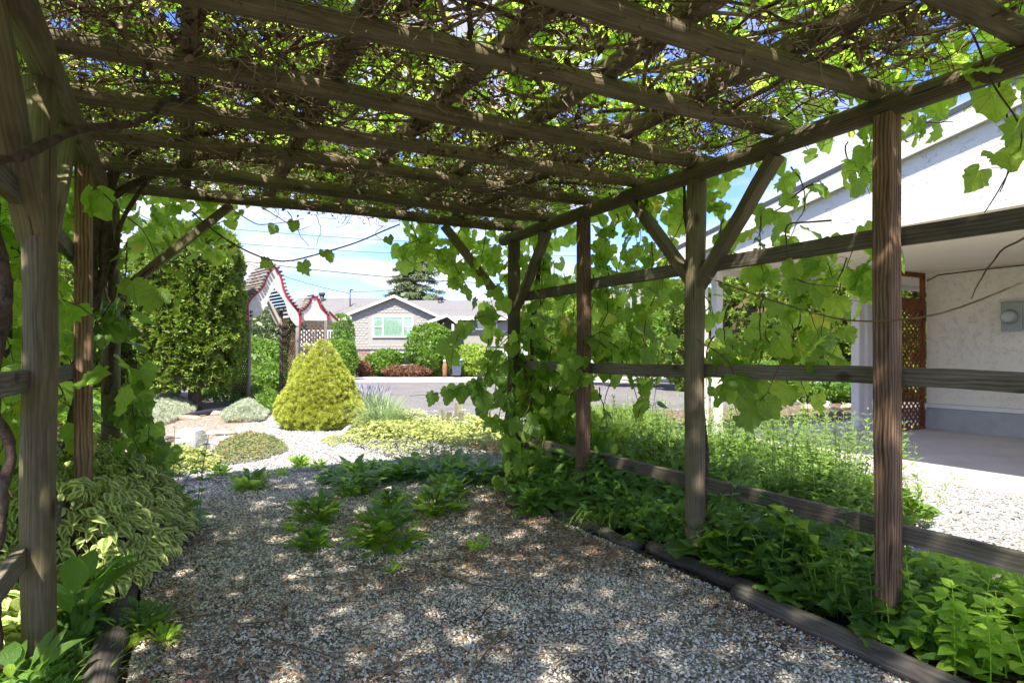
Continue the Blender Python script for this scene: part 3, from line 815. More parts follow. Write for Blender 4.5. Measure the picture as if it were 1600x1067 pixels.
edging(W(2.40, 2.78, .02), W(3.30, 2.80, .02), .055, 2, 'short grey edging log half hidden under the big leaf plant on the right')
edging(W(3.34, 2.74, .02), W(4.35, 2.72, .015), .05, 3, 'farthest grey edging log on the right, ending in the strappy grass')
edging(W(1.9, -.27, .035), W(3.60, -.24, .03), .066, 4, 'cracked grey edging log in the bottom left corner beside the thick round post')
edging(W(3.62, -.24, .03), W(4.75, -.22, .03), .066, 5, 'grey edging log on the left running under the variegated leaves')

# ================================================================== THE HOUSE ON THE RIGHT (carport side)
RST = np.stack([D1, D2, np.array([0, 0, 1.0])], -1)
def sbox(mb, s0, s1, t0, t1, z0, z1, bev=0.0):
    return mb.box(W((s0 + s1) / 2, (t0 + t1) / 2, (z0 + z1) / 2), (s1 - s0, t1 - t0, z1 - z0), R=RST, bev=bev)
house = empty('carport_house', W(4, 9, 0), 'white stucco house with a sloping gable over its open carport, beyond the right rail fence', 'house')
def ztop(s): return 2.80 + .197 * ((7.6 - s) if s > 0.6 else (7.6 - 0.6) - (0.6 - s))
# gable wall over the carport opening
prof = [(7.25, 2.69), (7.25, ztop(7.25) - .07), (0.6, ztop(.6) - .07), (-4.0, ztop(-4) - .07), (-4.0, 2.69)]
mb = MB(); mb.prism([W(s, 6.78, z) for s, z in prof], 0.16 * D2); mb.build('gable_wall', M['stucco'], house)
# roof: two slopes with dark shingle edge, white rake board, soffit
mb = MB()
mb.prism([W(7.75, 6.69, ztop(7.75) + .02), W(.6, 6.69, ztop(.6) + .02), W(-4, 6.69, ztop(-4) + .02), W(-4, 6.69, ztop(-4) + .075), W(.6, 6.69, ztop(.6) + .075), W(7.75, 6.69, ztop(7.75) + .075)], 8.0 * D2)
mb.build('roof', M['darkroof'], house)
mb = MB(); mb.prism([W(7.68, 6.70, ztop(7.68) - .18), W(.6, 6.70, ztop(.6) - .18), W(-4, 6.70, ztop(-4) - .18), W(-4, 6.70, ztop(-4) + .018), W(.6, 6.70, ztop(.6) + .018), W(7.68, 6.70, ztop(7.68) + .018)], .03 * D2)
mb.build('rake_board', M['white'], house)
mb = MB(); mb.prism([W(7.66, 6.732, ztop(7.66) - .13), W(.6, 6.732, ztop(.6) - .13), W(-4, 6.732, ztop(-4) - .13), W(-4, 6.732, ztop(-4) - .11), W(.6, 6.732, ztop(.6) - .11), W(7.66, 6.732, ztop(7.66) - .11)], .046 * D2)
mb.build('rake_soffit', M['cream'], house)
mb = MB(); sbox(mb, 7.655, 7.685, 6.655, 14.3, ztop(7.68) - .18, ztop(7.68) + .01); mb.build('eave_board', M['white'], house)
mb = MB(); sbox(mb, 7.70, 7.80, 6.60, 14.3, ztop(7.68) - .06, ztop(7.68) + .02); mb.build('gutter', M['white'], house)
mb = MB(); sbox(mb, -4.0, 7.65, 6.945, 14.2, 2.695, 2.72); sbox(mb, 7.255, 7.65, 6.66, 6.94, 2.66, 2.685); mb.build('ceiling', M['cream'], house)
mb = MB(); sbox(mb, -4.0, 7.25, 6.765, 6.96, 2.655, 2.688); mb.build('header_trim', M['cream'], house)
# back wall, parging, ledge
mb = MB(); sbox(mb, -4.0, 6.30, 11.42, 11.6, .47, 2.694); mb.build('back_wall', M['stucco2'], house)
mb = MB(); sbox(mb, -4.0, 6.30, 11.40, 11.6, .03, .40); mb.build('parged_base', M['parging'], house)
mb = MB(); sbox(mb, -4.0, 6.33, 11.37, 11.61, .402, .468); mb.build('wall_ledge', M['white'], house)
# columns
for s, t, w in ((7.05, 6.93, .17), (7.05, 7.27, .13), (7.10, 10.75, .16), (7.10, 11.02, .13)):
    mb = MB(); sbox(mb, s - w / 2, s + w / 2, t - w / 2, t + w / 2, .03, 2.69, bev=.012); mb.build('column', M['white'], house)
# door louvre near the peak
vent = MB(); sbox(vent, 2.35, 2.95, 6.755, 6.778, 3.30, 3.70); vf = vent.build('gable_vent', M['white'], house)
for i in range(8):
    mb = MB(); sbox(mb, 2.39, 2.91, 6.735, 6.752, 3.325 + i * .045, 3.352 + i * .045); mb.build('louvre', M['steel'], vf)
# meter
mb = MB(); mc = W(5.02, 11.4, 0); sbox(mb, 4.88, 5.16, 11.355, 11.415, 1.66, 2.10, bev=.01); meter = mb.build('electric_meter', M['steel'], house)
a = W(5.04, 11.352, 1.88)
pts = [a, a - D2 * .03, a - D2 * .10, a - D2 * .125]
mb = MB().tube(pts, [.095, .095, .085, .05], 20); mb.build('meter_dial', plain('meter_glass', (.42, .45, .45), .15, .2, spec=.8), meter, True)
mb = MB().tube([a - D2 * .001 + np.array([0, 0, 0.0]), a - D2 * .028], [.115, .115], 20); mb.build('meter_ring', M['steel'], meter, True)
mb = MB(); sbox(mb, 4.87, 5.17, 11.34, 11.418, 2.102, 2.118); mb.build('meter_hood', M['steel'], meter)
# cable along the wall top
mb = MB().tube([W(6.28, 11.40, 2.56), W(6.1, 11.40, 2.64), W(5.4, 11.40, 2.655), W(3, 11.40, 2.665), W(-2, 11.40, 2.67)], .009, 6); mb.build('cable', M['pipe'], house, True)
# lattice screen at the end of the wall
lat = empty('lattice_screen', W(6.34, 11, 0.03)); lat.parent = house; lat.location = W(6.34, 11, .03) - world_loc(house)
def lattice(parent, o, u, width, z0, z1, step, slat, thick, mat, frame=None, topgap=0.0, framemat=None, off=None):
    """diagonal slats in the vertical plane through o along unit vector u; each slat an object"""
    u = np.asarray(u, float); nn = nrm(np.cross(u, [0, 0, 1.0])); up = np.array([0, 0, 1.0]); H = z1 - z0
    for sg in (1, -1):
        c = -H if sg > 0 else 0
        end = width if sg > 0 else width + H
        x = c + step * .5
        while x < end:
            # line through (x at z=0) going with slope sg
            pts = []
            if sg > 0: a0 = (max(x, 0), max(-x, 0)); a1 = (min(width, x + H), min(H, width - x))
            else: a0 = (min(x, width), max(x - width, 0)); a1 = (max(0, x - H), min(H, x))
            if (a0[0] - a1[0]) ** 2 + (a0[1] - a1[1]) ** 2 > .004:
                A = o + u * a0[0] + up * (z0 + a0[1]) + nn * (thick * .5 * sg); B = o + u * a1[0] + up * (z0 + a1[1]) + nn * (thick * .5 * sg)
                L = np.linalg.norm(B - A); d = (B - A) / L; w = np.cross(nn, d)
                mb = MB(); mb.box((A + B) / 2, (slat, thick * .9, L), R=np.stack([w, nn, d], -1))
                mb.build('slat', mat, parent, origin=(A + B) / 2)
            x += step
lattice(lat, W(6.34, 10.66), D2, .70, .06, 2.05, .125, .034, .008, M['redlattice'])
for (t0, t1, z0, z1) in ((10.60, 10.66, .03, 2.69), (11.34, 11.40, .03, 2.69)):
    mb = MB(); sbox(mb, 6.305, 6.375, t0, t1, z0, z1); mb.build('frame_post', M['redlattice'], lat)
for z0, z1 in ((.03, .08), (2.05, 2.25), (2.62, 2.69)):
    mb = MB(); sbox(mb, 6.308, 6.372, 10.662, 11.338, z0, z1); mb.build('frame_rail', M['redlattice'], lat)

# ================================================================== THE NEIGHBOUR'S HOUSE
NY = 40.0
def N(px, py, Y=NY): return K(px, py, Y)
nh = empty('neighbour_house', (-5, 42, 0), 'long low house with grey roof, taupe gable and wide curtained window across the road', 'house')
def wbox(mb, x0, x1, y0, y1, z0, z1, bev=0): return mb.box(((x0 + x1) / 2, (y0 + y1) / 2, (z0 + z1) / 2), (x1 - x0, y1 - y0, z1 - z0), bev=bev)
xl, xr = N(549, 0)[0], N(675, 0)[0]; zb = N(0, 546)[2]; zt = N(0, 491)[2]; zp = N(0, 463)[2]; xc = N(617, 0)[0]
zt2 = zt + .02
mb = MB(); mb.prism([(xl, NY, zb), (xr, NY, zb), (xr, NY, zt - .0), (xc, NY, zp - .12), (xl, NY, zt - .0)], (0, .2, 0)); mb.build('gable_wall', M['taupe'], nh)
mb = MB(); wbox(mb, xl, xr, NY + .2, NY + 6, zb, zt); mb.build('bay_body', M['taupe'], nh)
# scale shingles on the gable wall
mb = MB(); r_ = 0; z = zb
sw, sh = .26, .165
while z < zt + .9:
    x = xl + (sw / 2 if r_ % 2 else 0)
    while x < xr - sw * .5:
        zz = z + sh * 1.05
        lim = zt + (zp - zt) * (1 - abs((x + sw / 2) - xc) / ((xr - xl) / 2)) - .14
        inwin = N(578, 0)[0] - sw < x < N(650, 0)[0] and N(0, 531)[2] - .2 < z + .1 < N(0, 490)[2]
        if zz < lim and not inwin:
            p = [(x + .003, NY - .022, z + sh * .35), (x + sw / 2, NY - .025, z), (x + sw - .003, NY - .022, z + sh * .35), (x + sw - .01, NY - .006, zz), (x + .01, NY - .006, zz)]
            mb.prism(p, (0, .005, 0))
        x += sw
    z += sh; r_ += 1
o = mb.build('scale_shingles', M['taupe'], nh); o['kind'] = 'stuff'
# gable roof of the bay
gl, gr = N(541, 0)[0], N(693, 0)[0]; ze = N(0, 490)[2]
ze_l = ze; 
for nm, (xa, za) in (('l', (gl, ze - .12)), ('r', (gr, ze - .32))):
    mb = MB(); mb.prism([(xa, NY - .28, za), (xc, NY - .28, zp), (xc, NY - .28, zp + .10), (xa, NY - .28, za + .10)], (0, 5.28, 0)); mb.build('gable_roof', M['shingle'], nh)
    mb = MB(); mb.prism([(xa, NY - .32, za - .09), (xc, NY - .32, zp - .10), (xc, NY - .32, zp + .07), (xa, NY - .32, za + .07)], (0, .035, 0)); mb.build('fascia', M['white'], nh)
# main body and roof
bx0, bx1 = N(440, 0, 42)[0], N(830, 0, 42)[0]
mb = MB(); wbox(mb, bx0 + .5, xl - .02, 43, 48, 0, ze - .15); mb.build('upper_wall', M['taupe'], nh)
mb = MB(); wbox(mb, xr + .55, bx1 - .5, 42, 48, N(0, 541, 42)[2], ze - .1); mb.build('upper_wall', M['taupe'], nh)
mb = MB(); wbox(mb, xr + .55, bx1 - .5, 42.1, 48, 0, N(0, 541, 42)[2] - .003); mb.build('lower_wall', M['concrete'], nh)
zr = N(0, 466, 45.2)[2]
mb = MB(); mb.prism([(bx0, 41.4, ze - .1), (bx0, 45.2, zr), (bx0, 49, ze - .1)], (xc - .0 - bx0 + 0.0, 0, 0)); mb.build('roof', M['shingle'], nh)
mb = MB(); mb.prism([(xc + .003, 41.4, ze - .1), (xc + .003, 45.2, zr - .15), (xc + .003, 49, ze - .1)], (bx1 - xc, 0, 0)); mb.build('roof', M['shingle'], nh)
mb = MB(); wbox(mb, bx0, gl + .1, 41.34, 41.39, ze - .32, ze - .1); mb.build('gutter', M['white'], nh)
mb = MB(); wbox(mb, gr + .1, bx1, 41.34, 41.39, ze - .32, ze - .1); mb.build('gutter', M['white'], nh)
mb = MB(); wbox(mb, bx0, gl + .1, 41.40, 43, ze - .25, ze - .22); mb.build('soffit', M['white'], nh)
# windows
def window(root, x0, x1, z0, z1, Y, mull=(), trans=(), curtain_or_dark=True, fr=.09):
    f = MB()
    wbox(f, x0, x1, Y - .07, Y + .02, z1 - fr, z1); wbox(f, x0, x1, Y - .09, Y + .02, z0, z0 + fr)
    wbox(f, x0, x0 + fr, Y - .068, Y + .02, z0 + fr, z1 - fr); wbox(f, x1 - fr, x1, Y - .068, Y + .02, z0 + fr, z1 - fr)
    for m in mull: wbox(f, m - .04, m + .04, Y - .062, Y + .02, z0 + fr, z1 - fr)
    for a, b_, zz in trans: wbox(f, a, b_, Y - .058, Y + .02, zz - .03, zz + .03)
    w = f.build('window', M['white'], root)
    xs = [x0 + fr] + list(mull) + [x1 - fr]
    for a, b_ in zip(xs[:-1], xs[1:]):
        p = MB(); wbox(p, a + .03, b_ - .03, Y - .042, Y - .036, z0 + fr, z1 - fr); p.build('pane', M['glass'], w)
    n = 40; cx = np.linspace(x0 + fr, x1 - fr, n); cy = Y - .022 + .012 * np.sin(np.arange(n) * 1.9)
    v = np.concatenate([np.c_[cx, cy, np.full(n, z0 + fr)], np.c_[cx, cy, np.full(n, z1 - fr)]])
    MB().add(v, [[[i, i + 1, n + i + 1, n + i] for i in range(n - 1)]]).build('curtain_or_dark', M['curtain_or_dark'] if curtain_or_dark else M['room'], w)  # uncurtained windows: same sheet painted dark, standing in for the unlit room
    return w
wx0, wx1, wz0, wz1 = N(582, 0)[0], N(646, 0)[0], N(0, 527.5)[2], N(0, 494)[2]
m1, m2 = N(598.5, 0)[0], N(630, 0)[0]; zm = N(0, 511)[2]
window(nh, wx0, wx1, wz0, wz1, NY, (m1, m2), ((wx0 + .09, m1 - .04, zm), (m2 + .04, wx1 - .09, zm)))
a, b_ = N(743, 0, 42)[0], N(777, 0, 42)[0]
window(nh, a, b_, N(0, 516, 42)[2], N(0, 498, 42)[2], 42, ((a + b_) / 2,), (), False)
# brick base with separate bricks
mb = MB(); wbox(mb, xl + .1, xr - .1, NY + .12, NY + .3, 0, zb - .003); base = mb.build('brick_base', M['concrete'], nh)
bl, bh = .40, .17; bm = {}
for j in range(int(zb / bh)):
    x = xl + .1 - (bl / 2 if j % 2 else 0)
    while x < xr - .1:
        a0, a1 = max(x, xl + .1), min(x + bl, xr - .1)
        wx = (N(578, 0)[0] < (a0 + a1) / 2 < N(646, 0)[0]) and .55 < (j + .5) * bh
        if a1 - a0 > .12 and not wx:
            L = round(a1 - a0, 2)
            if L not in bm: bm[L] = make_mesh('brick', *(lambda m_: (np.concatenate(m_.v), [np.concatenate(m_.f)]))(MB().box((0, 0, 0), (L - .02, .07, bh - .02))), M['brick'], None, False)
            o = bpy.data.objects.new('brick', bm[L]); C.objects.link(o); o.parent = base
            o.location = ((a0 + a1) / 2, NY + .09 + rnd.uniform(-.006, .006), (j + .5) * bh)
        x += bl
window(nh, N(579, 0)[0], N(645, 0)[0], .58, zb - .12, NY + .1, (N(603, 0)[0], N(625, 0)[0]), (), False)
# entry gable
e0, e1, ec, ez, et = N(668, 0, 39)[0], N(716, 0, 39)[0], N(700, 0, 39)[0], N(0, 505, 39)[2], N(0, 493, 39)[2]
for xa in (e0, e1):
    mb = MB(); mb.prism([(xa, 38.6, ez), (ec, 38.6, et), (ec, 38.6, et + .12), (xa, 38.6, ez + .12)], (0, 3.0, 0)); mb.build('entry_roof', M['shingle'], nh)
    mb = MB(); mb.prism([(xa, 38.55, ez - .10), (ec, 38.55, et - .10), (ec, 38.55, et + .08), (xa, 38.55, ez + .08)], (0, .04, 0)); mb.build('entry_fascia', M['white'], nh)
for xa in (e0 + .3, e1 - .3):
    mb = MB(); wbox(mb, xa - .07, xa + .07, 38.7, 38.84, 0, ez - .05); mb.build('entry_post', M['white'], nh)
# roof vents and mast
for px, pt, pb in ((503, 457, 467), (688, 463.5, 472)):
    c = N(px, pb, 44.6); h = (pb - pt) * 44.6 / F
    mb = MB().tube([c + [0, 0, -.5], c + [0, 0, h * .55]], .16, 12).tube([c + [0, 0, h * .5], c + [0, 0, h * .65], c + [0, 0, h * .9], c + [0, 0, h]], [.20, .23, .23, .15], 12)
    mb.build('roof_vent', M['darkmetal'], nh, True)
c = N(547, 478, 43.4)
MB().tube([c + [0, 0, -.6], c + [0, 0, 1.0]], .045, 8).build('service_mast', M['darkmetal'], nh, True)
MB().tube([c + [0, 0, 1.0], c + [.05, 0, 1.12], c + [.18, 0, 1.08]], .05, 8).build('mast_head', M['darkmetal'], nh, True)
# deck with white railing
d0, d1x = N(470, 0, 41)[0], N(548, 0, 41)[0]; dz0, dz1 = N(0, 537, 41)[2], N(0, 516, 41)[2]
dk = MB(); wbox(dk, d0, d1x, 40.9, 43, dz0 - .18, dz0); deck = dk.build('deck', M['white'], nh)
mb = MB(); wbox(mb, d0, d1x, 40.92, 41.0, dz1 - .07, dz1); mb.build('handrail', M['white'], deck)
x = d0 + .06; bal = None
while x < d1x - .05:
    if bal is None:
        mb = MB(); mb.box((0, 0, (dz1 - dz0 - .07) / 2), (.045, .045, dz1 - dz0 - .075)); bal = make_mesh('baluster', np.concatenate(mb.v), [np.concatenate(mb.f)], M['white'], None, False)
    o = bpy.data.objects.new('baluster', bal); C.objects.link(o); o.parent = deck; o.location = (x, 40.96, dz0 + .003); x += .17
for xx in (d0 + .1, d1x - .15):
    mb = MB(); wbox(mb, xx, xx + .12, 41.1, 41.22, 0, dz0 - .18); mb.build('deck_post', M['white'], deck)

# second house, far to the right behind the vines
fh = empty('far_pale_house', K(985, 554, 52) * [1, 1, 0], 'pale house glimpsed through the vine leaves beyond the right corner post', 'house')
a0, a1 = K(880, 0, 50)[0], K(1010, 0, 50)[0]
mb = MB(); wbox(mb, a0, a1, 50, 58, 0, 4.6); mb.build('wall', M['white'], fh)
mb = MB(); mb.prism([(a0 - .5, 49.5, 4.6), (a0 - .5, 54, 6.2), (a0 - .5, 58.5, 4.6)], (a1 - a0 + 1, 0, 0)); mb.build('roof', M['shingle'], fh)
for px in (900, 935, 972, 1000): window(fh, K(px, 0, 50)[0] - .6, K(px, 0, 50)[0] + .6, 2.6, 3.9, 49.97, (K(px, 0, 50)[0],), (), False)

# wheelie bin
wb = empty('wheelie_bin', K(714, 580, 37) * [1, 1, 0], 'charcoal wheelie bin standing by the yellow green shrub across the road', 'bin')
c = world_loc(wb)
v = []
for z, w, d in ((.10, .22, .24), (.95, .31, .33)): v += [(-w, -d, z), (w, -d, z), (w, d, z), (-w, d, z)]
MB().add(np.array(v) + c, [[[3, 2, 1, 0], [4, 5, 6, 7], [0, 1, 5, 4], [1, 2, 6, 5], [2, 3, 7, 6], [3, 0, 4, 7]]]).build('body', M['bin'], wb)
MB().prism(np.array([(-.34, -.38, .953), (-.34, .36, .953), (-.34, .36, 1.03), (-.34, -.1, 1.07), (-.34, -.38, 1.0)]) + c, (.68, 0, 0)).build('lid', plain('pale_teal_lid', (.25, .33, .34), .5, .1), wb)
for sx in (-.3, .3): MB().tube(np.array([(sx - .03, .26, .1), (sx + .03, .26, .1)]) + c, .10, 14).build('wheel', M['pipe'], wb, True)
# small rust figure on a post
fg = empty('garden_figure', K(695, 584, 37.2) * [1, 1, 0], 'small rust orange garden figure with a white head beside the wheelie bin', 'ornament')
c = world_loc(fg)
MB().tube(np.array([(0, 0, 0), (0, 0, .2), (0, 0, .45), (0, 0, .75), (0, 0, .85)]) + c, [.14, .12, .16, .12, .05], 12).build('body', M['terracotta'], fg, True)
MB().tube(np.array([(0, 0, .83), (0, 0, .87), (0, 0, .94), (0, 0, 1.0), (0, 0, 1.02)]) + c, [.04, .09, .10, .07, .02], 12).build('head', M['white'], fg, True)
# retaining wall seen beyond the golden cone / old split post
def oldpost(px, pyb, w, h, label, lean=0):
    b = G(px, pyb); r_ = empty('old_post', b, label, 'post')
    timber('stake', b + [0, 0, -.05], b + [lean, 0, h], M['oldpost'], rect=(w, w * .8), seed=int(px), rings=5, wob=.006, parent=r_)
    timber('split_stake', b + [-w * 1.05, .03, -.05], b + [-w * 1.15, .03, h * .72], M['oldpost'], rect=(w * .45, w * .5), seed=int(px) + 1, rings=5, wob=.006, parent=r_)
    timber('split_stake', b + [-w * 1.65, .0, -.05], b + [-w * 1.9, 0, h * .8], M['oldpost'], rect=(w * .35, w * .4), seed=int(px) + 2, rings=5, wob=.006, parent=r_)
oldpost(717, 684, .13, .56, 'short split weathered post stub at the edge of the road behind the golden ground cover', .01)

# overhead wires
def wire(p0, p1, sag, r=.012, label=None):
    k = np.linspace(0, 1, 14); pts = np.array([p0 + (p1 - p0) * a for a in k]); pts[:, 2] -= sag * 4 * k * (1 - k)
    o = MB().tube(pts, r, 4).build('overhead_wire', M['darkmetal'], None, True)
    tag(o, label, 'wire')
wire(K(150, 372, 32), K(870, 446, 36), .5, .022, 'thickest overhead wire sloping from above the arbor down behind the tall conifer')
wire(K(150, 300, 28), K(545, 458, 43), .6, .018, 'thin overhead wire dropping to the mast on the neighbour roof')
wire(K(548, 456, 43), K(880, 370, 40), .9, .02, 'overhead wire rising right from the mast on the neighbour roof')
wire(K(100, 330, 40), K(900, 385, 46), .5, .016, 'uppermost of the thin overhead wires crossing the cloudy sky')
wire(K(100, 352, 40), K(900, 400, 46), .6, .016, 'second thin overhead wire crossing the cloudy sky below the uppermost')

# ================================================================== THE ARBOR with ogee boards
arb = empty('ogee_arbor', np.array([-6.2, 16.6, 0]), 'garden arbor with white onion shaped boards edged in dark red and a slatted tunnel roof', 'arbor')
AA = math.radians(42)
au = np.array([math.cos(AA), math.sin(AA), 0]); ad = np.array([-math.sin(AA), math.cos(AA), 0]); a0 = np.array([-6.64, 16.0, 0])
def AP(u, d, z): return a0 + u * au + d * ad + np.array([0, 0, z])
# outer and inner profiles, px units in the zoomed crop turned to metres: u 0..1.335 ; z
AW = 1.335
def zz(py): return HC + (HZ - py) * 16.4 / F
outer = [(0.0, 503), (-.01, 478), (.06, 470), (.20, 461), (.38, 449), (.45, 437), (.49, 431), (.56, 424), (.66, 416.5), (.76, 424), (.84, 436), (.88, 449), (.97, 462), (1.13, 474), (1.27, 483), (1.335, 492), (1.335, 508)]
inner = [(1.25, 508), (1.12, 500), (1.02, 490), (.99, 480), (.93, 470), (.84, 462), (.66, 450), (.54, 461), (.47, 475), (.38, 486), (.27, 494), (.12, 498)]
def ring_board(d, th=.03, u0=0.0, sc=1.0, mat=None, out=outer, inn=inner):
    p = [AP(u0 + u * sc, d, zz(y)) for u, y in out + inn]
    mb = MB(); n1 = len(out); n = len(p)
    # build as a strip: pair outer points with nearest inner points
    o = np.array([AP(u0 + u * sc, d, zz(y)) for u, y in out]); i_ = np.array([AP(u0 + u * sc, d, zz(y)) for u, y in inn[::-1]])
    def res(a, m):
        L = np.r_[0, np.cumsum(np.linalg.norm(np.diff(a, axis=0), axis=1))]; q = np.linspace(0, L[-1], m)
        return np.stack([np.interp(q, L, a[:, k]) for k in range(3)], 1)
    apex = int(np.argmax(o[:, 2])); iap = int(np.argmax(i_[:, 2])); m = 18
    O = np.concatenate([res(o[:apex + 1], m), res(o[apex:], m)[1:]]); I = np.concatenate([res(i_[:iap + 1], m), res(i_[iap:], m)[1:]])
    nn = ad * th; k = len(O)
    v = np.concatenate([O, I, O + nn, I + nn]); f = []
    for j in range(k - 1): f += [[j, j + 1, k + j + 1, k + j], [2 * k + j + 1, 2 * k + j, 3 * k + j, 3 * k + j + 1], [j + 1, j, 2 * k + j, 2 * k + j + 1], [k + j, k + j + 1, 3 * k + j + 1, 3 * k + j]]
    f += [[0, k, 3 * k, 2 * k], [k - 1, 3 * k - 1, 4 * k - 1, 2 * k - 1]]
    mb.add(v, [f]); return mb, O
mb, OUT = ring_board(0.0); mb.build('ogee_board', M['archwhite'], arb)
mb, OUT2 = ring_board(1.15); mb.build('ogee_board', M['archwhite'], arb)
def trim(O, d, th=.035, w=.045, name='red_trim'):
    O2 = O + np.array([0, 0, 0]); k = len(O); T = np.gradient(O, axis=0); T = nrm(T); nr = np.cross(T, ad); nr = nrm(nr)
    if nr[k // 2][2] < 0: nr = -nr
    A = O - nr * .015; B = O + nr * w; v = np.concatenate([A - ad * .012, B - ad * .012, A + ad * th, B + ad * th]); f = []
    for j in range(k - 1): f += [[j, j + 1, k + j + 1, k + j], [2 * k + j + 1, 2 * k + j, 3 * k + j, 3 * k + j + 1], [k + j, k + j + 1, 3 * k + j + 1, 3 * k + j], [j + 1, j, 2 * k + j, 2 * k + j + 1]]
    MB().add(v, [f]).build(name, M['red'], arb)
trim(OUT, 0)
# roof slats from front to back board
def slats(O, n, d0, d1, h0=0.05):
    L = np.r_[0, np.cumsum(np.linalg.norm(np.diff(O, axis=0), axis=1))]
    T = nrm(np.gradient(O, axis=0))
    for q in np.linspace(.04 * L[-1], .96 * L[-1], n):
        p = np.array([np.interp(q, L, O[:, k]) for k in range(3)]); tg = nrm(np.array([np.interp(q, L, T[:, k]) for k in range(3)]))
        nr = nrm(np.cross(tg, ad)); nr = nr if nr[2] > 0 or abs(nr[2]) < .2 else -nr
        if nr[2] < 0: nr = -nr
        c = p + nr * (h0 + .015) + ad * ((d0 + d1) / 2)
        MB().box(c, (.055, .036, d1 - d0), R=np.stack([tg, nr, ad], -1)).build('roof_slat', M['arborwood'], arb, origin=c)
slats(OUT, 32, -.10, 1.30)
for u, d, zt_ in ((0.03, .06, zz(500)), (1.30, .06, zz(504)), (.03, 1.12, zz(480)), (1.30, 1.12, zz(480))):
    timber('arbor_post', AP(u, d, -.05), AP(u, d, zt_), M['arborwood'], r=.05, seed=int(u * 10 + d * 100) + 3, rings=6, wob=.004, parent=arb, sides=12)
for u in (.03, 1.30):
    pn = empty('lattice_panel', AP(u, .1, .2)); pn.parent = arb; pn.location = AP(u, .1, .2) - world_loc(arb)
    lattice(pn, AP(u, .12, 0), ad, .95, .25, 2.25, .13, .03, .01, M['lattice'])
    for z in (.22, 2.27): MB().box(AP(u, .6, z), (.04, .95, .05), R=np.stack([au, ad, [0, 0, 1]], -1)).build('panel_rail', M['lattice'], pn)
# side wing: small ogee board, post, lattice
wing = [(1.37, 492), (1.40, 486), (1.52, 480), (1.63, 472), (1.68, 464), (1.75, 461), (1.82, 463), (1.87, 470), (1.93, 478), (2.05, 485), (2.12, 489), (2.14, 499)]
wb_ = np.array([AP(u, .02, zz(y) + .02) for u, y in wing])
mb = MB(); mb.prism([AP(1.37, .02, zz(499))] + list(wb_), ad * .03); mb.build('wing_board', M['archwhite'], arb)
Lw = np.r_[0, np.cumsum(np.linalg.norm(np.diff(wb_, axis=0), axis=1))]; q = np.linspace(0, Lw[-1], 30)
WO = np.stack([np.interp(q, Lw, wb_[:, k]) for k in range(3)], 1); trim(WO, 0); slats(WO, 17, -.06, .28)
timber('arbor_post', AP(2.10, .05, -.05), AP(2.10, .05, zz(497)), M['arborwood'], rect=(.08, .08), seed=61, rings=6, wob=.003, parent=arb)
pn = empty('lattice_panel', AP(1.7, .05, .2)); pn.parent = arb; pn.location = AP(1.7, .05, .2) - world_loc(arb)
lattice(pn, AP(1.38, .05, 0), au, .68, .25, 2.12, .13, .03, .01, M['lattice'])
wing2 = [(2.18, 499), (2.18, 483), (2.30, 488), (2.42, 494), (2.50, 499)]
mb = MB(); mb.prism([AP(u, .02 + (u - 2.18) * .4, zz(y)) for u, y in wing2], ad * .03); mb.build('wing_board', M['archwhite'], arb)
trim(np.array([AP(2.18 + .32 * q_, .02 + .13 * q_, zz(484 + 13 * q_)) for q_ in np.linspace(0, 1, 8)]), 0)

# ================================================================== ROCKS AND SMALL GROUND THINGS
def rock(px, py, sx, sy, sz, mat, label, seed=0, rot=0.0, tilt=0.0, name='rock'):
    r_ = np.random.default_rng(seed); nu, nv = 14, 9
    V = []
    for j in range(nv + 1):
        ph = PI * j / nv
        for i in range(nu):
            th = 2 * PI * i / nu; V.append((math.sin(ph) * math.cos(th), math.sin(ph) * math.sin(th), math.cos(ph)))
    V = np.array(V)
    pl = nrm(r_.normal(0, 1, (9, 3))); dd = r_.uniform(.55, .85, 9)
    for n_, d in zip(pl, dd):
        h = V @ n_; V = V - np.maximum(h - d, 0)[:, None] * n_
    V += vn3(V * 3, seed)[:, None] * V * .06
    V = V * [sx, sy, sz]
    ct, st = math.cos(tilt), math.sin(tilt); V = V @ np.array([[ct, 0, -st], [0, 1, 0], [st, 0, ct]]).T
    cr_, sr = math.cos(rot), math.sin(rot); V = V @ np.array([[cr_, -sr, 0], [sr, cr_, 0], [0, 0, 1]]).T
    f = [[j * nu + i, (j + 1) * nu + i, (j + 1) * nu + (i + 1) % nu, j * nu + (i + 1) % nu] for j in range(nv) for i in range(nu)]
    c = G(px, py); V[:, 2] += sz * .35
    me = make_mesh(name, V, [f], mat, None, False); o = bpy.data.objects.new(name, me); C.objects.link(o); o.location = c
    return tag(o, label, 'rock')
def vn3(p, seed):
    r_ = np.random.default_rng(seed + 5); o = np.zeros(len(p))
    for _ in range(5): o += np.sin(p @ r_.normal(0, 1.2, 3) + r_.uniform(0, 6))
    return o / 3
rock(300, 708, .40, .19, .30, M['rockgrey'], 'large pale grey rock tilted beside the peach gravel, left of the sedum mat', 1, -.7, .5)
rock(345, 679, .28, .18, .07, M['rockbrown'], 'flat brown rock lying right behind the large grey rock', 2, -.3)
rock(282, 690, .24, .17, .12, M['rockbrown'], 'low brown rock just left of the large grey rock', 3, .4)
rock(270, 656, .55, .22, .09, M['rockbrown'], 'long flat brown rock below the left end of the black edging hoop', 4, .1)
rock(330, 648, .30, .16, .07, M['rockbrown'], 'small brown rock in front of the middle of the black edging hoop', 5, .0)
rock(570, 682, .42, .26, .16, M['rockgrey'], 'pale rounded rock at the right foot of the golden cone conifer', 6, .2)
rock(572, 655, .34, .2, .16, M['rockbrown'], 'reddish rock behind the pale rounded rock, below the lavender', 7, -.5)
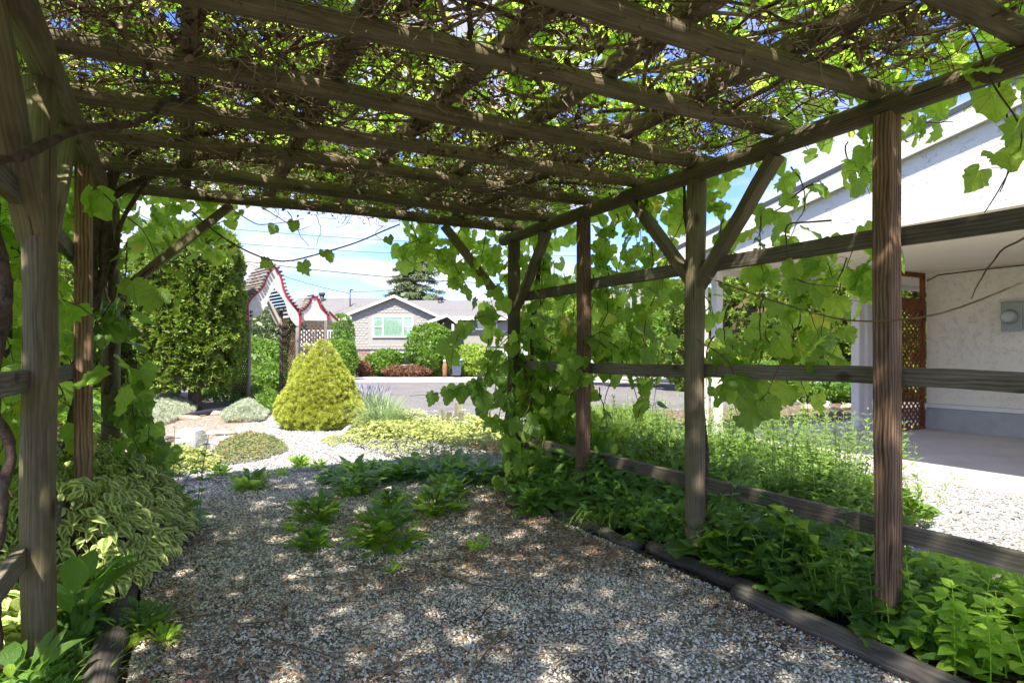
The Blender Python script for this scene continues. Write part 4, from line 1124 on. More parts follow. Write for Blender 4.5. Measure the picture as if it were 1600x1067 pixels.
rock(685, 712, .22, .12, .10, M['rockgrey'], 'low mauve rock between the golden ground cover and the dark hostas', 8, .3)
rock(335, 721, .24, .14, .05, M['rockbrown'], 'flat stone in front of the sedum mat', 9, .3)
for i, (px, py) in enumerate(((1262, 642), (1290, 636), (1305, 646), (1240, 632), (1322, 640))):
    rock(px, py, .22, .16, .12, M['rockgrey'] if i % 2 else M['rockbrown'], ['grey rock in the mulch bed left of the white column pair', 'brown rock in the mulch bed under the hedge, middle of the row', 'brown rock in the mulch bed nearest the white columns', 'grey rock at the left end of the mulch bed', 'brown rock at the very foot of the white columns'][i], 20 + i, i)
# black plastic edging hoop
k = np.linspace(0, 1, 26)
c0 = G(275, 657); c1 = G(356, 645)
pts = np.array([c0 + (c1 - c0) * a for a in k]); pts[:, 1] += .35 * np.sin(k * PI); pts[:, 2] = .05 + .03 * np.sin(k * PI)
o = MB().tube(pts, .05, 8).build('garden_edging', M['pipe'], None, True); tag(o, 'curved black plastic edging hoop lying behind the peach gravel', 'garden edging')
# ================================================================== GRAPE VINES
def walk(p0, d0, n, step, wander=.25, grav=0.0, zmin=None, r=None):
    """N random curvy paths at once: p0 (N,3), d0 (N,3)"""
    N_ = len(p0); P = np.zeros((N_, n, 3)); P[:, 0] = p0; d = nrm(d0)
    for i in range(1, n):
        d = nrm(d + rng.normal(0, wander, (N_, 3)) + np.array([0, 0, -grav]))
        P[:, i] = P[:, i - 1] + d * (step[:, None] if isinstance(step, np.ndarray) else step)
        if zmin is not None: P[:, i, 2] = np.maximum(P[:, i, 2], zmin)
    return P
def st_rand(n, s0, s1, t0, t1, z0, z1):
    s = rng.uniform(s0, s1, n); t = rng.uniform(t0, t1, n); z = rng.uniform(z0, z1, n)
    return s[:, None] * D1 + t[:, None] * D2 + np.c_[np.zeros(n), np.zeros(n), z]
def stuff_part(mb, name, mat, parent, smooth=True):
    o = mb.build(name, mat, parent, smooth, origin=world_loc(parent)); o['kind'] = 'stuff'; return o
# canopy
vine = empty('grape_vine', W(5.3, -.72, 0), 'old grape vine whose dry tangle and bright leaves cover the pergola roof', 'grape vine')
# woody trunks climbing on the left
def trunk(parent, pts, r0, r1, seed, name='trunk', mat=None, twist=.02, n=34):
    pts = np.array(pts); L = np.r_[0, np.cumsum(np.linalg.norm(np.diff(pts, axis=0), axis=1))]; q = np.linspace(0, L[-1], n)
    P = np.stack([np.interp(q, L, pts[:, k]) for k in range(3)], 1)
    for _ in range(3): P[1:-1] = (P[:-2] + P[1:-1] * 2 + P[2:]) / 4
    rr = np.random.default_rng(seed)
    P += np.stack([smooth_noise(n, twist, seed + i, 6) for i in range(3)], 1)
    rad = np.linspace(r0, r1, n) * (1 + rr.normal(0, .10, n))
    mb = MB().tube(P, rad, 9); m_ = np.concatenate(mb.v); m_ += rr.normal(0, r0 * .10, m_.shape); mb.v = [m_]
    return mb.build(name, mat or M['bark'], parent, True)
trunk(vine, [W(5.3, -.72, -.05), W(5.25, -.62, .8), W(5.35, -.55, 1.5), W(5.2, -.50, 2.1), W(5.0, -.3, 2.68), W(4.2, .4, 2.72), W(3.0, .8, 2.74), W(1.5, 1.1, 2.75)], .045, .018, 2, n=60)
trunk(vine, [W(5.15, -.6, 1.2), W(5.3, -.5, 1.8), W(5.1, -.45, 2.35), W(4.9, .2, 2.70), W(4.8, 1.5, 2.72), W(4.7, 2.6, 2.72)], .03, .014, 3, n=50)
trunk(vine, [W(5.5, -.45, 1.0), W(5.45, -.40, 1.7), W(5.2, -.35, 2.2), W(5.0, -.1, 2.60)], .022, .014, 4)
# the shaggy trunk close by on the left edge, looping up to the beam
near = empty('grape_vine', W(3.05, -.66, 0), 'shaggy thick grape vine trunk twisting up at the left edge beside the nearest round post', 'grape vine')
trunk(near, [W(3.0, -.60, -.05), W(3.0, -.62, .7), W(2.92, -.62, 1.25), W(2.96, -.57, 1.55), W(2.86, -.60, 1.75), W(2.72, -.57, 1.95), W(2.5, -.60, 2.2)], 0.036, .026, 12, n=50)
trunk(near, [W(2.55, -.50, 1.92), W(2.75, -.42, 2.06), W(3.0, -.31, 2.20), W(3.2, -.15, 2.34), W(3.45, -.05, 2.52), W(4.0, .1, 2.66)], .017, .012, 13, name='cane')
trunk(near, [W(2.9, -.54, 1.5), W(2.83, -.56, 1.25), W(2.94, -.55, .9), W(3.0, -.60, .6)], .022, .016, 15, name='cane')

def canopy():
    # main canes running along the roof
    N_ = 130
    p = st_rand(N_, -1.2, 5.4, -.5, 3.0, 2.62, 2.82); a = rng.uniform(0, 2 * PI, N_)
    d = np.cos(a)[:, None] * D1 + np.sin(a)[:, None] * D2 * .8
    P = walk(p, d, 12, .16, .16); P[:, :, 2] = 2.60 + np.abs(P[:, :, 2] - 2.60) * .5 + .02
    v, f = tubes(P, np.linspace(.011, .006, 12)[None] * rng.uniform(.6, 1.5, (N_, 1)), 5)
    stuff_part(MB().add(v, [f]), 'canes', M['twig'], vine)
    # the tangle of dry twigs
    N_ = 16500
    p = st_rand(N_, -1.3, 5.75, -.65, 3.12, 2.57, 2.82)
    keep = rng.uniform(0, 1, N_) < np.clip(.58 + .7 * vnoise(p, 2.6, 3), .14, 1); p = p[keep]; p = p[p @ D1 > -.25]; N_ = len(p)
    a = rng.uniform(0, 2 * PI, N_)
    d = np.c_[np.cos(a), np.sin(a), rng.normal(0, .15, N_)]
    P = walk(p, d, 7, rng.uniform(.035, .12, N_), .35, .02)
    P[:, :, 2] = np.maximum(P[:, :, 2], 2.52)
    v, f = tubes(P, np.linspace(1, .55, 7)[None] * rng.uniform(.0013, .0043, (N_, 1)), 3)
    stuff_part(MB().add(v, [f]), 'twigs', M['twig'], vine, False)
    # hanging ends
    N_ = 420
    p = st_rand(N_, -.5, 5.6, -.45, 3.0, 2.58, 2.64); d = rand_dirs(N_, -.9, .1)
    P = walk(p, d, 8, rng.uniform(.015, .05, N_), .3, .12)
    v, f = tubes(P, np.linspace(1, .5, 8)[None] * rng.uniform(.0012, .003, (N_, 1)), 3)
    stuff_part(MB().add(v, [f]), 'hanging_tendrils', M['twig'], vine, False)
    # dead leaves caught in the tangle
    nc = 300; cc = st_rand(nc, -.2, 5.6, -.5, 3.0, 2.58, 2.76)
    pts = np.concatenate([c + rng.normal(0, 1, (int(k), 3)) * [.13, .13, .06] for c, k in zip(cc, rng.uniform(20, 130, nc))] + [st_rand(3500, -1.2, 5.7, -.6, 3.1, 2.62, 2.85)])
    pts[:, 2] = np.maximum(pts[:, 2], 2.50); n = len(pts)
    R = frames(nrm(rand_dirs(n, -1, .4)), rand_dirs(n, -1, 1))
    t = [ovate(.4, .7, .9, 2), ovate(.25, .9, 1.1, 2), ovate(.15, .5, .6, 2)]
    stuff_part(join_inst(t, pts, R, rng.uniform(.014, .05, n)), 'dead_leaves', M['deadleaf'], vine)
    # live leaves above
    gs, gt = np.meshgrid(np.arange(-1.6, 6.1, .078), np.arange(-1.1, 3.55, .078), indexing='ij'); gs = gs.ravel(); gt = gt.ravel(); n = len(gs)
    gs = gs + rng.uniform(-.05, .05, n); gt = gt + rng.uniform(-.05, .05, n)
    p = gs[:, None] * D1 + gt[:, None] * D2 + np.c_[np.zeros(n), np.zeros(n), rng.uniform(2.82, 3.08, n)]
    dn = vnoise(p, 1.9, 21) * .6 + vnoise(p, 4.5, 22) * .5
    keep = (rng.uniform(0, 1, n) < np.clip(.86 + .45 * dn, .25, 1)) & (p @ D1 > np.where(p @ D2 > 1.4, .15, -.35)); p = p[keep]; n = len(p)
    tip = nrm(np.c_[rng.normal(0, 1, (n, 2)), rng.normal(-.35, .35, n)]); up = nrm(np.c_[rng.normal(0, .45, (n, 2)) + sdir[None, :2] * .35, np.ones(n)])
    leaves(vine, p, frames(tip, up), rng.uniform(.07, .165, n), 'grape', GR, M['grape'], 300, GL)
    # fringe hanging over both eaves and the front
    for (s0, s1, t0, t1, z0, z1, n) in ((-.5, 6.1, -1.25, -.55, 2.1, 2.95, 900), (5.6, 6.1, -.6, 3.3, 2.66, 3.0, 420), (5.72, 6.2, 2.0, 3.2, 2.15, 2.6, 120), (.5, 6.1, 3.1, 3.5, 2.45, 2.9, 380), (5.7, 6.2, -.7, .45, 2.15, 2.7, 170)):
        p = st_rand(n, s0, s1, t0, t1, z0, z1)
        tip = nrm(np.c_[rng.normal(0, .6, (n, 2)), rng.uniform(-1.3, -.3, n)]); up = nrm(rand_dirs(n, -.1, 1) + sdir * .5)
        leaves(vine, p, frames(tip, up), rng.uniform(.07, .15, n), 'grape', GR, M['grape'], 70, GL)
canopy()

def hanging_vine(parent, starts, length, n_side, leafmat_, size, nparts, key, spread=.5, grav=.25, wander=.22, outward=None, droop=True, canemat=None, leafpts=None, steps=None):
    """canes with petioles and leaves set along them"""
    starts = np.asarray(starts, float); N_ = len(starts); ns = steps or 16
    d = nrm(rng.normal(0, spread, (N_, 3)) + np.array([0, 0, -.6]) + (0 if outward is None else np.asarray(outward)))
    step = rng.uniform(length[0], length[1], N_) / ns
    P = walk(starts, d, ns, step, wander, grav)
    P[:, :, 2] = np.maximum(P[:, :, 2], .12)
    v, f = tubes(P, np.linspace(.0052, .0016, ns)[None] * rng.uniform(.7, 1.3, (N_, 1)), 4)
    stuff_part(MB().add(v, [f]), 'canes', canemat or M['cane'], parent)
    idx = rng.integers(1, ns, (N_, n_side)); base = P[np.arange(N_)[:, None], idx].reshape(-1, 3); n = len(base)
    off = nrm(rng.normal(0, 1, (n, 3)) + (0 if outward is None else np.asarray(outward) * 1.2)) * rng.uniform(.04, .11, (n, 1)); off[:, 2] = np.abs(off[:, 2]) * .5
    q = base + off
    mid = (base + q) / 2 + [0, 0, .012]
    PP = np.stack([base, mid, q], 1); v, f = tubes(PP, np.full((n, 3), .0014), 3)
    stuff_part(MB().add(v, [f]), 'leaf_stalks', M['cane'], parent)
    tip = nrm(off * 4 + np.c_[rng.normal(0, .35, (n, 2)), rng.uniform(-1.1, -.25, n)])
    up = nrm(off * 5 + rng.normal(0, .45, (n, 3)) + sdir * .55 + [0, 0, .35])
    leaves(parent, q, frames(tip, up), rng.uniform(size[0], size[1], n), key, GR, leafmat_, nparts, GL)
    return P
# left wall: dense bright wall of leaves outside the rails
lv = empty('grape_vine', W(4.2, -.95, 0), 'bright green grape vine filling the outside of the left rails behind the posts', 'grape vine')
trunk(lv, [W(4.3, -.9, -.05), W(4.25, -.85, .9), W(4.4, -.8, 1.6), W(4.2, -.7, 2.6)], .028, .016, 31)
st = st_rand(170, 3.3, 5.9, -1.35, -.75, 1.1, 2.75)
hanging_vine(lv, st, (.5, 1.5), 9, M['grape'], (.08, .16), 300, 'grape', outward=-D2 * .1)
# big leaves on the inside by the far left post
lv2 = empty('grape_vine', W(5.6, -.2, 0), 'large leaved vine shoots dangling on the inside of the far left post', 'grape vine')
st = np.array([W(5.3, -.3, 2.1), W(5.4, -.25, 1.7), W(5.1, -.35, 1.7), W(5.3, -.25, 1.3), W(5.2, -.3, 1.0), W(5.5, -.2, 1.0), W(5.1, -.3, 1.2)])
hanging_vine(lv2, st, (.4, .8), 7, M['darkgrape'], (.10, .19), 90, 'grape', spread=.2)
# right corner post: heavy mass down to the ground
rv = empty('grape_vine', W(5.2, 3.2, 0), 'dense grape vine smothering the far right corner post down to the ground', 'grape vine')
trunk(rv, [W(5.4, 3.15, -.05), W(5.35, 3.1, .9), W(5.45, 3.12, 1.6), W(5.2, 3.1, 2.7)], .03, .016, 33)
st = np.concatenate([st_rand(46, 4.35, 5.9, 3.02, 3.55, 1.2, 2.6), st_rand(26, 5.0, 5.75, 2.85, 3.2, .8, 1.7), st_rand(30, 4.4, 5.6, 3.0, 3.3, .5, 1.2)])
hanging_vine(rv, st, (.4, 1.2), 10, M['grape'], (.08, .15), 300, 'grape')
# shoots reaching left of the corner post into the path
rv2 = empty('grape_vine', W(5.5, 2.9, 0), 'loose vine shoots reaching left over the path from the far right corner post', 'grape vine')
def guided(parent, pts, lp, size, seed, mat=None, r=(.005, .002), tilt=-.7):
    pts = np.array(pts); L = np.r_[0, np.cumsum(np.linalg.norm(np.diff(pts, axis=0), axis=1))]; n = 22; q = np.linspace(0, L[-1], n)
    P = np.stack([np.interp(q, L, pts[:, k]) for k in range(3)], 1)
    for _ in range(2): P[1:-1] = (P[:-2] + P[1:-1] * 2 + P[2:]) / 4
    P += np.stack([smooth_noise(n, .006, seed + i, 6) for i in range(3)], 1)
    MB().tube(P, np.linspace(r[0], r[1], n), 6).build('cane', M['cane'], parent, True)
    if len(lp):
        base = P[(np.array(lp) * (n - 1)).astype(int)]; k = len(base)
        off = rng.normal(0, .045, (k, 3)); off[:, 2] = np.abs(off[:, 2]) * .4 - .01; qq = base + off
        v, f = tubes(np.stack([base, (base + qq) / 2 + [0, 0, .006], qq], 1), np.full((k, 3), .0013), 4)
        for j in range(k):
            vv, ff = tubes(np.stack([base[j], (base[j] + qq[j]) / 2 + [0, 0, .006], qq[j]])[None], np.full((1, 3), .0013), 4)
            MB().add(vv, [ff]).build('leaf_stalk', M['cane'], parent, True)
        tip = nrm(np.c_[rng.normal(0, .35, (k, 2)), rng.uniform(tilt - .3, tilt + .3, k)])
        up = nrm(np.c_[rng.normal(0, .4, k), rng.normal(-.75, .3, k), rng.uniform(.1, .8, k)])
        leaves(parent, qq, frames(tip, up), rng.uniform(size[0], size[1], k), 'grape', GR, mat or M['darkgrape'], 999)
def Kp(*a): return K(*a)
guided(rv2, [Kp(800, 560, 6.2), Kp(765, 585, 6.0), Kp(720, 605, 5.8), Kp(685, 612, 5.7), Kp(640, 618, 5.6)], [.15, .3, .42, .5, .6, .66, .74, .82], (.12, .19), 1)
guided(rv2, [Kp(795, 500, 6.2), Kp(770, 490, 6.0), Kp(735, 498, 5.8), Kp(712, 530, 5.7), Kp(705, 570, 5.6)], [.3, .42, .5, .6, .7, .82, .95], (.10, .17), 2)
guided(rv2, [Kp(800, 600, 6.2), Kp(775, 620, 6.0), Kp(760, 650, 5.9), Kp(745, 670, 5.8)], [.2, .35, .5, .7, .9], (.10, .16), 3)
guided(rv2, [Kp(800, 520, 6.2), Kp(775, 545, 6.0), Kp(750, 590, 5.9), Kp(756, 640, 5.8)], [.15, .25, .35, .5, .62, .75, .9], (.12, .18), 4)
guided(rv2, [Kp(720, 355, 6.0), Kp(700, 400, 6.0), Kp(728, 440, 5.95), Kp(742, 480, 5.9)], [.2, .3, .4, .5, .6, .7, .8, .95], (.11, .17), 5, M['grape'])
guided(rv2, [Kp(690, 350, 5.9), Kp(655, 370, 5.9), Kp(620, 390, 5.9), Kp(650, 420, 5.9)], [.2, .35, .5, .6, .75, .9], (.10, .15), 6, M['grape'])
guided(rv2, [Kp(640, 350, 5.8), Kp(660, 385, 5.8), Kp(690, 395, 5.8), Kp(700, 420, 5.8)], [.3, .5, .7, .8, .95], (.10, .15), 7, M['grape'])
guided(rv2, [Kp(760, 350, 6.0), Kp(752, 420, 6.0), Kp(770, 480, 6.0), Kp(768, 530, 6.0)], [.2, .3, .4, .5, .6, .7, .8, .95], (.11, .16), 8, M['grape'])
# between the right posts
bv = empty('grape_vine', W(3.7, 3.2, 0), 'grape vine with hanging shoots on the right rails, either side of the round braced post', 'grape vine')
trunk(bv, [W(3.16, 3.12, -.05), W(3.13, 3.09, .9), W(3.2, 3.1, 1.7), W(3.3, 3.08, 2.6)], .018, .010, 35)
st = np.concatenate([st_rand(30, 3.25, 4.6, 3.05, 3.5, 1.3, 2.65), st_rand(16, 1.9, 3.2, 3.08, 3.5, 1.75, 2.6), st_rand(10, 2.6, 3.2, 3.08, 3.3, 1.3, 1.7)])
hanging_vine(bv, st, (.25, .75), 7, M['grape'], (.08, .155), 300, 'grape', outward=D2 * .1)
# nearest right: a few large leaves against the white gable
nv = empty('grape_vine', W(.9, 3.15, 0), 'vine shoots with large scalloped leaves hanging in front of the white gable, top right', 'grape vine')
Y1 = 2.35
guided(nv, [Kp(1500, 20, 2.6), Kp(1545, 120, 2.55), Kp(1590, 180, 2.5), Kp(1600, 240, 2.45), Kp(1540, 330, 2.5)], [.25, .35, .5, .6, .68, .8], (.10, .17), 41, M['grape'])
guided(nv, [Kp(1560, 120, 2.6), Kp(1585, 240, 2.6), Kp(1560, 300, 2.6)], [.2, .45, .6, .8], (.09, .15), 42, M['grape'])
guided(nv, [Kp(1380, 170, 3.2), Kp(1430, 195, 3.2), Kp(1490, 190, 3.3)], [.3, .5, .7, .97], (.07, .12), 43, M['grape'])
guided(nv, [Kp(1600, 370, 2.7), Kp(1570, 385, 2.7), Kp(1545, 420, 2.75), Kp(1518, 468, 2.8)], [], (.1, .1), 44)
guided(nv, [Kp(1100, 430, 3.7), Kp(1200, 470, 3.3), Kp(1330, 505, 2.95), Kp(1450, 495, 2.75), Kp(1600, 440, 2.6)], [.1], (.08, .1), 45, r=(.0045, .004))
guided(nv, [Kp(1300, 345, 3.2), Kp(1225, 350, 3.3), Kp(1240, 440, 3.3), Kp(1320, 450, 3.2)], [.6, .8], (.08, .12), 46, M['grape'])
guided(nv, [Kp(1090, 530, 3.9), Kp(1140, 560, 3.8), Kp(1160, 640, 3.8), Kp(1200, 620, 3.4), Kp(1225, 560, 3.3)], [.15, .3, .7, .75], (.12, .2), 47, M['grape'])
# dangling canes under the front header
hv = empty('grape_vine', W(5.7, 1.0, 0) + [0, 0, 2.4], 'thin leafless vine canes looping down under the far header against the sky', 'grape vine')
guided(hv, [Kp(300, 330, 4.9), Kp(345, 372, 4.9), Kp(400, 400, 5.0), Kp(440, 412, 5.1), Kp(480, 402, 5.2), Kp(560, 378, 5.4), Kp(625, 352, 5.5)], [.4, .44, .62], (.09, .13), 51, r=(.007, .006))
guided(hv, [Kp(410, 325, 5.0), Kp(440, 345, 5.0), Kp(465, 360, 5.0), Kp(485, 352, 5.0)], [], (.1, .1), 52)
guided(hv, [Kp(450, 330, 5.0), Kp(470, 370, 5.0), Kp(482, 385, 5.0)], [], (.1, .1), 53, r=(.004, .002))
guided(hv, [Kp(495, 335, 5.1), Kp(500, 360, 5.1), Kp(496, 385, 5.1)], [], (.1, .1), 54, r=(.003, .0015))
guided(hv, [Kp(340, 310, 4.8), Kp(370, 330, 4.85), Kp(400, 352, 4.9), Kp(440, 350, 4.9), Kp(475, 340, 4.9)], [.3, .7, .9], (.08, .11), 55, r=(.005, .002))
guided(hv, [Kp(600, 352, 5.5), Kp(585, 366, 5.5), Kp(610, 380, 5.5)], [.8], (.07, .09), 56, r=(.003, .0015))

# ================================================================== PLANTS
def shrub(name, label, cat, c, rx, ry, h, mat, temps, n, size, kind='ball', noise=.18, trunkh=0.0, upw=.4, seed=0, group=None, core=True, low=.0, mats=None, coremat=None, tr=None, fineamp=.6, cluster=0, csize=.05):
    c = np.asarray(c, float); root = empty(name, c, label, cat, group); r_ = np.random.default_rng(seed)
    u = r_.uniform(0, 1, n); th = r_.uniform(0, 2 * PI, n)
    if kind == 'ball':
        z = 1 - 2 * u * (1 - low * .5); rr = np.sqrt(np.maximum(0, 1 - z * z)); zz_ = .5 + .5 * z; rad = np.maximum(rr, .0)
        nrmz = z; 
    elif kind == 'box':
        zz_ = u.copy(); rad = np.where(zz_ > .86, np.sqrt(np.maximum(0.03, 1 - ((zz_ - .86) / .14) ** 2)), 1 - .30 * np.maximum(0, (.25 - zz_)) / .25)
        cap = r_.uniform(0, 1, n) < .12; rad = np.where(cap, .8 * np.sqrt(r_.uniform(0, 1, n)), rad); zz_ = np.where(cap, .97, zz_); nrmz = np.where(zz_ > .9, .9, .1)
    elif kind == 'cone':
        zz_ = 1 - np.sqrt(1 - u * .985 ) if False else 1 - np.sqrt(u); rad = (1 - zz_ ** 1.25) ** .85 * (1 - .25 * np.maximum(0, .12 - zz_) / .12); nrmz = np.full(n, .45)
    else:  # column with rounded top
        zz_ = u; rad = np.where(zz_ > .62, np.sqrt(np.maximum(0.02, 1 - ((zz_ - .62) / .38) ** 2.3)), 1 - .22 * np.maximum(0, (.2 - zz_)) / .2); nrmz = np.where(zz_ > .7, .8, .1)
    dirs = np.c_[np.cos(th), np.sin(th), nrmz]
    P0 = np.c_[np.cos(th) * rad, np.sin(th) * rad, zz_ * 2]
    lump = np.zeros(n)
    for k in range(7): lump += np.sin((P0 * [1, 1, .9]) @ r_.normal(0, 3.4, 3) + r_.uniform(0, 6))
    lump = lump / 3.2
    fine = np.zeros(n)
    for k in range(6): fine += np.sin(P0 @ r_.normal(0, 11, 3) + r_.uniform(0, 6))
    sc = 1 + noise * lump + noise * fineamp * fine / 2.5 - np.abs(r_.normal(0, .10, n))
    pos = np.c_[np.cos(th) * rad * rx * sc, np.sin(th) * rad * ry * sc, trunkh + zz_ * (h - trunkh) * (1 + .35 * noise * lump)] + c
    if cluster:
        nc = n // cluster; ci = np.minimum(np.arange(n) // cluster, nc - 1); cpos = pos[::cluster][:nc]; cd = dirs[::cluster][:nc]
        sp = r_.normal(0, 1, (n, 3)); sp = sp / np.linalg.norm(sp, axis=1, keepdims=True); dirs = nrm(cd[ci] * [1, 1, .7] + sp * .75)
        pos = cpos[ci] + dirs * r_.uniform(0, csize, (n, 1))
    tip = nrm(dirs * [1, 1, .6] + r_.normal(0, .45 if not cluster else .25, (n, 3)) + [0, 0, upw]); up = nrm(dirs + r_.normal(0, .5, (n, 3)) + [0, 0, .3])
    # keep what can face the visitor's side first: all round, nothing hidden
    mb = join_inst(temps, pos, frames(tip, up), r_.uniform(size[0], size[1], n), r_.integers(0, len(temps), n))
    o = mb.build('foliage', mat, root, True, origin=c); o['kind'] = 'stuff'
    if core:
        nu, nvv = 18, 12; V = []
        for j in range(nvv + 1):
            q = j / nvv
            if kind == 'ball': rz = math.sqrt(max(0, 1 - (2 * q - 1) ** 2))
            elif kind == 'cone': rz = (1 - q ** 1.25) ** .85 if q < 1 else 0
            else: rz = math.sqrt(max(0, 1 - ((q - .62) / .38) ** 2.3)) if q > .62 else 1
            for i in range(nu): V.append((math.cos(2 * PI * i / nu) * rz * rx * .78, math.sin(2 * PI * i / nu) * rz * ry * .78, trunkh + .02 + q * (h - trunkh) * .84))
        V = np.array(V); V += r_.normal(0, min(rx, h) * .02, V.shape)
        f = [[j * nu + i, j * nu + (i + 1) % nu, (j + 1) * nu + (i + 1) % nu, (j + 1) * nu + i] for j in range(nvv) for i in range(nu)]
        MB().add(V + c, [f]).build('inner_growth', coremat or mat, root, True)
    t_r = tr or (min(rx, ry) * .09 if trunkh > 0 else min(rx, ry) * .04)
    if trunkh > 0: MB().tube([c + [0, 0, -.05], c + [.02, 0, trunkh * .5], c + [0, .03, trunkh + (h - trunkh) * .5]], [t_r * 1.25, t_r, t_r * .4], 9).build('trunk', M['trunk'], root, True)
    else: MB().tube([c + [0, 0, -.05], c + [0, 0, h * .5]], [.02, .012], 6).build('stem', M['trunk'], root, True)
    return root
# big cedar
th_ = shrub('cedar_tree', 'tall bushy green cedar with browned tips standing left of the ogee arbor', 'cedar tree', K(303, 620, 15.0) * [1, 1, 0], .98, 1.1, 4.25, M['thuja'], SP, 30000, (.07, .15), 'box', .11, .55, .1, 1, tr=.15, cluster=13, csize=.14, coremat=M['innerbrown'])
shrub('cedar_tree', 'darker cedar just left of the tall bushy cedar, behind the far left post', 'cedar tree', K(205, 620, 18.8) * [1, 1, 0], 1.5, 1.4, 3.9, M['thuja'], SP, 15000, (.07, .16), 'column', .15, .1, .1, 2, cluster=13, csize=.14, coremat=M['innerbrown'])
shrub('cedar_tree', 'cedar at the far left seen in gaps behind the left rail vine', 'cedar tree', K(60, 620, 17) * [1, 1, 0], 1.9, 1.5, 4.6, M['thuja'], SP, 8000, (.12, .24), 'column', .15, .1, .15, 3)
for i, (px, Y, h, w) in enumerate(((-60, 13, 3.4, 1.6), (-220, 11, 3.2, 1.6), (-420, 9.5, 3.0, 1.5))):
    shrub('hedge_shrub', ['leafy hedge shrub beyond the left rails, nearest the cedar', 'leafy hedge shrub beyond the left rails, middle', 'leafy hedge shrub beyond the left rails, nearest the viewer'][i], 'shrub', K(px, 600, Y) * [1, 1, 0], w, 1.4, h, M['green'], SP, 6000, (.10, .2), 'ball', .2, 0, .2, 40 + i)
# golden cone
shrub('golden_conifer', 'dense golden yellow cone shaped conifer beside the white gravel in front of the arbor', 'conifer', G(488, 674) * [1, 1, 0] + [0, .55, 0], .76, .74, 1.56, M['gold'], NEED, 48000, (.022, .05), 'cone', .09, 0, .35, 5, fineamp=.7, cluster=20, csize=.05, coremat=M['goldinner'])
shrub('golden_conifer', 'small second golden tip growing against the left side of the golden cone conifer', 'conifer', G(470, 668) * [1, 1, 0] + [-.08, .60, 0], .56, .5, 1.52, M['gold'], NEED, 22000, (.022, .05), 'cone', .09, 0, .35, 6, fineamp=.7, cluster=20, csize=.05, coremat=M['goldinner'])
# hedge on the right behind the carport
def colhedge(px, Y, h, w, seed, label):
    shrub('cedar_hedge', label, 'hedge', K(px, 600, Y) * [1, 1, 0], w, 1.3, h, M['thuja'], SP, 9000, (.10, .20), 'column', .12, 0, .1, seed, cluster=12, csize=.16, coremat=M['innerbrown'])
colhedge(1110, 23, 4.1, 1.5, 11, 'cedar hedge section behind the white corner column and round braced post')
colhedge(1180, 22, 4.0, 1.5, 12, 'cedar hedge section right of the round braced post, left half')
colhedge(1250, 21, 4.0, 1.5, 13, 'cedar hedge section above the mulch bed, left of the white column pair')
colhedge(1325, 20, 4.0, 1.5, 14, 'cedar hedge section straight behind the white column pair')
colhedge(1400, 19, 4.0, 1.5, 15, 'cedar hedge section behind the red brown lattice screen')
colhedge(1475, 18, 4.0, 1.5, 16, 'rightmost cedar hedge section, mostly behind the carport wall')
shrub('round_shrub', 'low glossy green shrub under the cedar hedge at the back of the mulch bed', 'shrub', K(1190, 600, 18) * [1, 1, 0], 1.4, .9, 1.1, M['green'], OVL, 3500, (.08, .14), 'ball', .15, 0, .3, 17)
shrub('round_shrub', 'low green shrub beneath the hedge just left of the white column pair', 'shrub', K(1290, 600, 17.5) * [1, 1, 0], 1.3, .8, .9, M['green'], OVL, 3000, (.08, .14), 'ball', .15, 0, .3, 18)
# shrubs round the neighbour's house
def nshrub(px, Y, w, h, mat, n, size, label, seed, temps=None, kind='ball', name='shrub'):
    shrub(name, label, 'shrub', K(px, 600, Y) * [1, 1, 0], w, w * .8, h, M[mat], temps or OVL, n, size, kind, .16, 0, .3, seed)
nshrub(602, 38.3, 1.05, 1.55, 'green', 2600, (.12, .24), 'bright green rounded shrub under the neighbour wide window', 21)
nshrub(676, 38.4, 1.45, 3.05, 'green', 5200, (.14, .28), 'tall green shrub at the corner between neighbour gable and entry', 22)
nshrub(570, 38, .55, .9, 'redplant', 1200, (.12, .2), 'small burgundy shrub left of the bright green rounded shrub', 23)
nshrub(622, 37.6, .85, .62, 'redplant', 1800, (.10, .18), 'low reddish brown mound in front of the bright green rounded shrub', 24)
nshrub(652, 37.6, .80, .66, 'redplant', 1800, (.10, .18), 'low reddish brown mound in front of the tall green shrub', 25)
nshrub(737, 38.5, 1.35, 1.75, 'limeshrub', 3200, (.14, .26), 'large yellow green rounded shrub right of the wheelie bin', 26)
nshrub(768, 40, 1.0, 1.6, 'green', 1800, (.12, .24), 'feathery green shrub under the neighbour small right window', 27)
nshrub(530, 33, 1.0, 2.1, 'green', 3600, (.10, .2), 'dark leafy climber bush below the neighbour deck beside the arbor', 28)
nshrub(537, 36, .6, 3.6, 'green', 2400, (.10, .2), 'climbing plant reaching up to the neighbour deck railing', 29, kind='column')
nshrub(405, 24, 1.1, 1.9, 'green', 3000, (.10, .2), 'mid green shrub seen through the arbor opening', 30)
nshrub(428, 21, .8, 1.0, 'green', 2200, (.08, .16), 'low leafy shrub seen through the arbor, below the taller one', 31)
nshrub(360, 28, 1.6, 2.2, 'green', 2500, (.12, .24), 'green shrub behind the left lattice of the arbor', 32)
